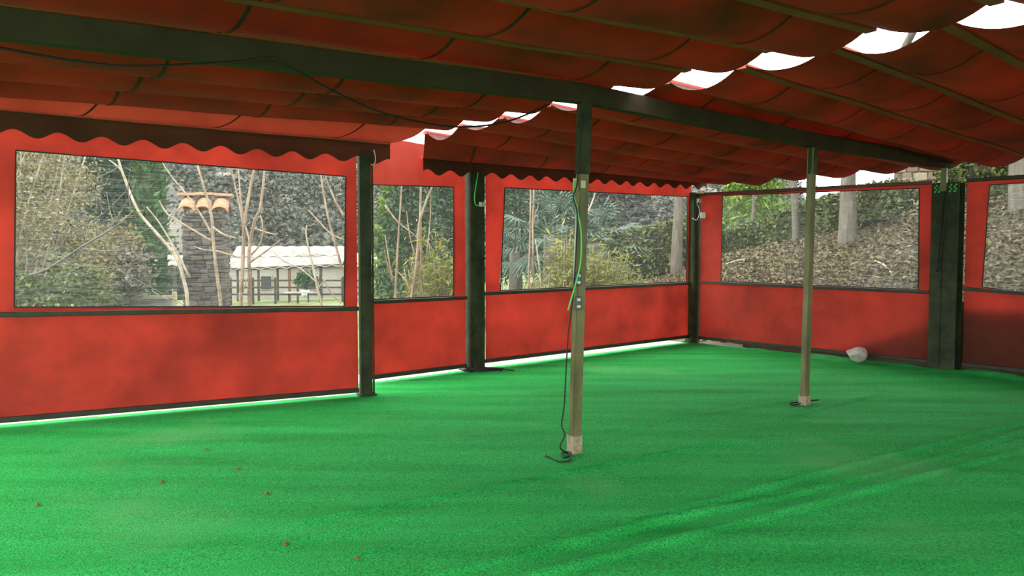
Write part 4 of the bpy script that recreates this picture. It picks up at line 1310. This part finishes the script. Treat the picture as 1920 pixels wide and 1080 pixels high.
conifer(965, 27, 318, 2.2, 'conifer', 'tall conifer behind the reddish stems')
conifer(1165, 30, 310, 2.6, 'scrub', 'grey green conifer above the clipped hedge', 6500, 0.25)
conifer(1075, 32, 305, 2.8, 'conifer', 'tall dark conifer behind the fan palm', 7000, 0.28)
conifer(1410, 30, 255, 2.4, 'lime', 'green tree rising above the bank hedge by the far corner', 6500, 0.22)

def bamboo(px, depth, py_top, rx, label, n=2600, size=0.12, canes=16):
    p = at(px, 540, depth); x, y = p.x, depth
    g = land1(x, y); top = at(px, py_top, depth).z
    tr, P = [], []
    for k in range(canes):
        a = random.uniform(0, 6.28); q = random.random()
        e = Vector((x + rx * q * math.cos(a) * 1.3, y + rx * q * math.sin(a), g + (top - g) * random.uniform(0.6, 1.0)))
        b0 = Vector((x + rx * q * 0.5 * math.cos(a), y + rx * q * .5 * math.sin(a), g - 0.03))
        m_ = b0.lerp(e, 0.55) + Vector((0, 0, 0.1))
        tr.append(([b0, m_, e], 0.012, 0.004))
        f = RNG.random((n // canes, 1)) ** 0.7
        L_ = np.asarray(b0)[None] * (1 - f) + np.asarray(e)[None] * f
        P.append(L_ + RNG.normal(size=(n // canes, 3)) * 0.13)
    return leafy('bamboo', label, 'bamboo', np.concatenate(P), size, 'bamboo', (x, y), tr, 0.22, barkmat='bark_pale')
bamboo(835, 12.6, 430, 0.5, 'yellow green bamboo clump at the edge of the narrow window', 2800)
bamboo(800, 13.4, 480, 0.4, 'low bamboo tuft between the saplings of the narrow window', 1400)
bamboo(1058, 14.0, 420, 0.35, 'tall yellow bamboo spray just left of the socket tube', 1800)
bamboo(1120, 15.0, 465, 0.6, 'wide yellow green bamboo bush right of the socket tube', 3200)
bamboo(1020, 13.2, 515, 0.5, 'low yellow bamboo tuft under the reddish stems', 1300)
bamboo(1165, 15.8, 505, 0.4, 'small bamboo tuft in front of the clipped hedge', 900)

def fan_palm(px, py, depth, scale, nf, label):
    c = at(px, py, depth)
    g = land1(c.x, c.y)
    r = empty('fan_palm', (c.x, c.y, g)); tag(r, label, 'palm')
    hz = c.z - g
    MB().tube([(0, 0, -0.05), (0.03, 0, hz * 0.5), (0, 0, hz)], [0.20, 0.17, 0.13], 10).build('trunk', M['bark_grey'], r, True)
    rnd = random.Random(px)
    for k in range(nf):
        az = 2.399 * k
        el = R(75 - 125 * k / nf)
        d = Vector((math.cos(az) * math.cos(el), math.sin(az) * math.cos(el), math.sin(el)))
        st = Vector((0, 0, hz)); en = st + d * scale * rnd.uniform(0.75, 1.0)
        b = MB().tube([st, (st + en) / 2 + Vector((0, 0, 0.04)), en], [0.018, 0.013, 0.009], 5)
        side = d.cross(Vector((0, 0, 1))).normalized(); nrm = side.cross(d).normalized()
        m_ = 15
        for i in range(m_):
            t = R(-115 + 230 * i / (m_ - 1))
            q = (d * math.cos(t) + side * math.sin(t)).normalized()
            L_ = scale * 0.72 * (0.75 + 0.25 * math.cos(t)) 
            tip = en + q * L_ - Vector((0, 0, 0.16 * scale)) 
            wv = q.cross(nrm).normalized() * 0.03 * scale
            mid = en + q * L_ * 0.55
            vs = [b.bm.verts.new(v) for v in (en, mid + wv + nrm * 0.01, tip, mid - wv + nrm * 0.01)]
            b.bm.faces.new(vs)
        b.build('frond', LEAF['palm'], r)
fan_palm(1030, 440, 17.0, 0.85, 22, 'fan palm with blue green fronds left of the socket tube')
fan_palm(1115, 455, 18.0, 0.85, 20, 'fan palm with blue green fronds right of the socket tube')
fan_palm(965, 470, 18.5, 0.7, 18, 'half hidden fan palm near the edge of the wide window')

def hedge(name, label, base, height, thick, n, size, mat='hedge'):
    """base: ground polyline; boxy clipped hedge with a leafy skin"""
    base = [Vector((p.x, p.y, land1(p.x, p.y))) for p in base]
    root = empty(name, base[0]); tag(root, label, 'hedge')
    segs = [(a, b) for a, b in zip(base[:-1], base[1:])]
    Ls = np.array([(b - a).length for a, b in segs]); tot = Ls.sum()
    P, D = [], []
    core = MB()
    for (a, b), L_ in zip(segs, Ls):
        m_ = int(n * L_ / tot)
        e = (b - a).normalized(); nn = Vector((-e.y, e.x, 0)).normalized()
        u = RNG.random((m_, 1)); s_ = RNG.random((m_, 1)); k = RNG.random((m_, 1))
        face = RNG.integers(0, 5, (m_, 1))
        off = np.where(face < 2, -thick / 2, np.where(face < 3, thick / 2, (s_ - 0.5) * thick))
        zz = np.where(face < 3, k * height, height)
        bump = 0.05 * np.sin(u * L_ * 5.1) + 0.04 * np.sin(u * L_ * 11 + 2) + RNG.normal(size=(m_, 1)) * 0.035
        q = np.asarray(a)[None] * (1 - u) + np.asarray(b)[None] * u + np.asarray(nn)[None] * off
        q[:, 2:3] += zz + bump * (face >= 3)
        q[:, :2] += (np.asarray(nn)[None, :2] * bump * np.where(face < 2, -1, 1))
        P.append(q)
        ca = a + e * 0.35 if a == base[0] else a
        cb = b - e * 0.35 if b == base[-1] else b
        core.bar(ca + Vector((0, 0, height * 0.46)), cb + Vector((0, 0, height * 0.46)), thick * 0.8, height * 0.88)
        for tip, flag in ((a, a == base[0]), (b, b == base[-1])):
            if flag:
                q = np.asarray(tip)[None] + np.asarray(e)[None] * RNG.normal(size=(700, 1)) * 0.10 + np.asarray(nn)[None] * (RNG.random((700, 1)) - 0.5) * thick
                q[:, 2:3] += RNG.random((700, 1)) * height
                P.append(q)
    P = np.concatenate(P)
    V, F = leaf_quads(P, size, 0.6)
    link('foliage', arr_mesh('foliage', V - np.array(root.location), F, LEAF[mat]), None, root)
    for v in core.bm.verts: v.co -= root.location
    core.build('twig_core', M['timber_dark'], root)
    return root
def gnd(px, py, d0=8, d1=60):
    """where the ray meets the land"""
    dr = ray(px, py); t = d0
    while t < d1:
        q = ORG + dr * t
        if q.z <= land1(q.x, q.y): return q
        t += 0.1
    return q
hedge('hedge', 'long clipped hedge along the top of the leafy bank', [at(1325, 462, 23.5), at(1420, 450, 21.2), at(1510, 440, 19.2), at(1600, 425, 17.6), at(1692, 405, 16.6)], 0.78, 0.9, 15000, 0.085)
hedge('hedge', 'short clipped hedge behind the bamboo in the wide window', [at(1140, 490, 24), at(1215, 488, 22.5), at(1300, 486, 21.5)], 1.35, 1.0, 8000, 0.10)
hedge('hedge', 'hedge above the widest post near the stone house', [at(1790, 330, 17.2), at(1850, 330, 16.0), at(1960, 330, 15.0)], 1.1, 0.8, 6000, 0.085)

# trees on the bank
def bank_tree(label, px, depth, rad, pts_px, branches=()):
    p = at(px, 440, depth)
    g = land1(p.x, p.y)
    r = empty('bank_tree', (p.x, p.y, g)); tag(r, label, 'tree')
    pts = [Vector((p.x, p.y, g - 0.08))] + [at(x, y, depth) for x, y in pts_px]
    n = len(pts)
    stems(r, [(pts, rad * 1.25, rad * 0.7)], M['bark_grey'], 'trunk')
    for b in branches: stems(r, [([at(x, y, d) for x, y, d in b], rad * 0.5, rad * 0.12)], M['bark_grey'], 'branch')
    return r
bank_tree('thick grey trunk growing on the bank beside the bank hedge', 1588, 16.4, 0.155, [(1590, 400), (1590, 350), (1593, 300), (1596, 240)], [[(1594, 325, 16.4), (1604, 312, 16.3), (1612, 300, 16.2), (1640, 270, 16.0)], [(1593, 300, 16.4), (1570, 270, 16.6), (1550, 230, 16.8)]])
def shade_crown(tree, c, r, n, label=None):  # unseen leaf mass added to shade the roof and right bays
    P = clumps(n, c, r, 70, 0.42)
    P = P[P[:, 2] > 1.9 + 0.36 * np.hypot(P[:, 0], P[:, 1])]
    V, F = leaf_quads(P, 0.34, 0.6)
    link('shade_crown', arr_mesh('shade_crown', V - np.array(tree.location), F, LEAF['hedge']), None, tree)
thick = bpy.data.objects['bank_tree']
shade_crown(thick, (9.6, 13.4, 8.6), (4.0, 3.6, 2.6), 14000)
stems(thick, [([at(1596, 240, 16.4), Vector((7.8, 15.6, 5.6)), Vector((8.6, 14.0, 8.6))], 0.11, 0.04)], M['bark_grey'], 'branch')  # bough added to carry the unseen leaf mass
bank_tree('thin grey trunk in front of the bank hedge, left of the slender tube', 1493, 18.4, 0.075, [(1491, 400), (1488, 350), (1478, 325), (1465, 300)], [[(1488, 350, 18.4), (1497, 320, 18.5), (1505, 290, 18.6)]])
bank_tree('large trunk at the frame edge above the shaded canvas bay', 1914, 14.2, 0.17, [(1912, 340), (1911, 290), (1912, 220)], [[(1911, 290, 14.2), (1890, 250, 14.3), (1870, 210, 14.4)]])
edge = bpy.data.objects['bank_tree.002']
shade_crown(edge, (9.8, 8.6, 7.6), (4.0, 4.2, 2.9), 17000)
stems(edge, [([at(1912, 220, 14.2), Vector((9.5, 13.2, 6.0)), Vector((9.4, 11.0, 8.2))], 0.13, 0.05)], M['bark_grey'], 'branch')  # added bough reaching up into the unseen shading leaves
bank_tree('grey trunk seen at the edge of the wide window', 1268, 20.5, 0.13, [(1270, 440), (1272, 400), (1274, 330), (1276, 250)], [[(1274, 330, 20.5), (1255, 290, 20.6), (1240, 250, 20.8)]])
p = at(1372, 452, 22.5)
bank_tree('slim dark stem at the start of the bank hedge', 1410, 21.0, 0.05, [(1410, 430), (1412, 400), (1414, 360)])

# fallen leaves on the bank
def litter():
    n = 90000
    t = RNG.uniform(-6, 7.5, n); d = RNG.random(n) ** 0.8 * 6.6 + 0.35
    X = CORNER.x + eR.x * t + PL_R.n.x * d; Y = CORNER.y + eR.y * t + PL_R.n.y * d
    Z = land(X, Y) + 0.02 * (np.sin(X * 3.1 + np.sin(Y * 2.3)) * np.sin(Y * 2.7 + 1.3 * np.sin(X * 1.9))) + RNG.random(n) * 0.03
    V, F = leaf_quads(np.stack([X, Y, Z], 1), 0.075, 0.55, flat=0.6)
    tag(link('leaf_litter', arr_mesh('leaf_litter', V, F, LEAF['litter'])), 'carpet of dry fallen leaves covering the earth bank', 'leaf litter', kind='stuff')
    # weeds behind the wide window
    n = 5000
    X = RNG.uniform(-1.5, 6.5, n); Y = RNG.uniform(14, 23, n)
    k = ((X - B0.x) * PL_B.n.x + (Y - B0.y) * PL_B.n.y > 1.2) & ((X - CORNER.x) * PL_R.n.x + (Y - CORNER.y) * PL_R.n.y < 3)
    X, Y = X[k], Y[k]
    V, F = leaf_quads(np.stack([X, Y, land(X, Y)], 1), 0.40, 0.10, droop=(0, 0, 1.6))
    tag(link('tall_weeds', arr_mesh('tall_weeds', V, F, LEAF['olive_dry'])), 'tall dry grass and weeds behind the wide window', 'weeds', kind='stuff')
litter()
# fallen sticks on the bank
for i, (a, b_, lab) in enumerate((((1640, 492), (1672, 516), 'fallen pale stick on the bank, steepest of the four'), ((1672, 478), (1712, 462), 'fallen stick on the bank close to the window corner'), ((1360, 498), (1400, 488), 'fallen stick on the bank near the far corner post'),
                                  ((1690, 412), (1722, 404), 'fallen stick high on the bank below the stone house'))):
    pa, pb_ = gnd(*a, 11), gnd(*b_, 11)
    pts = [pa + Vector((0, 0, .03)), (pa + pb_) / 2 + Vector((0.03, 0, 0.06)), pb_ + Vector((0, 0, .03))]
    o = MB().tube([q - pa for q in spline(pts)], [0.016] * 13, 6).build('fallen_stick', M['bark_pale'], None, True)
    o.location = pa; tag(o, lab, 'stick')
# stump-like stones at the hedge foot
for i, (px, py, lab) in enumerate(((1378, 452, 'grey stone at the hedge foot near the far corner'), (1573, 421, 'pale stone at the foot of the thick bank trunk'))):
    q = gnd(px, py, 11)
    rock('stone', (q.x, q.y, land1(q.x, q.y) - 0.03), (0.22, 0.18, 0.14), M['white_rock'] if i else M['stone_var'][2], lab, 60 + i, 'stone')

# ---- stone house on the bank
def stone_house():
    Y = 23.0
    a = at(1674, 400, Y); b = at(1782, 400, Y)
    W = b.x - a.x + 1.2
    g = land1(a.x, Y) - 0.1
    H = at(1700, 262, Y).z - g
    yaw = R(-32)
    r = empty('stone_house', (a.x, Y, g), yaw); tag(r, 'tan rubble stone house beyond the end of the bank hedge', 'house')
    deep = 4.0
    MB().box((W, deep, H), (W / 2, deep / 2 + 0.03, H / 2)).build('mortar_core', M['mortar_tan'], r)
    ms = stone_meshes('house_stone', 8, M['house_stone_var'])
    n = lay_stones(r, ms, Vector((0, 0.02, 0)), Vector((1, 0, 0)), Vector((0, 0, 1)), W, H, 0.30, 0.21, 0.10, random.Random(9))
    bm = MB()
    v = [bm.bm.verts.new(p) for p in ((-.3, -.3, H), (W + .3, -.3, H), (W + .3, deep + .3, H), (-.3, deep + .3, H), (-.3, deep / 2, H + 1.1), (W + .3, deep / 2, H + 1.1))]
    for f in ((0, 1, 5, 4), (2, 3, 4, 5), (0, 4, 3), (1, 2, 5), (0, 3, 2, 1)): bm.bm.faces.new([v[i] for i in f])
    bm.build('roof', M['terracotta'], r)
stone_house()
house('house', 'white house wall seen through the gap under the awning by the large trunk', 1835, 1990, 330, 255, 30, M['white_sheet'], [(2.0, 2.0, 0.8, 1.0)], deep=5.0)
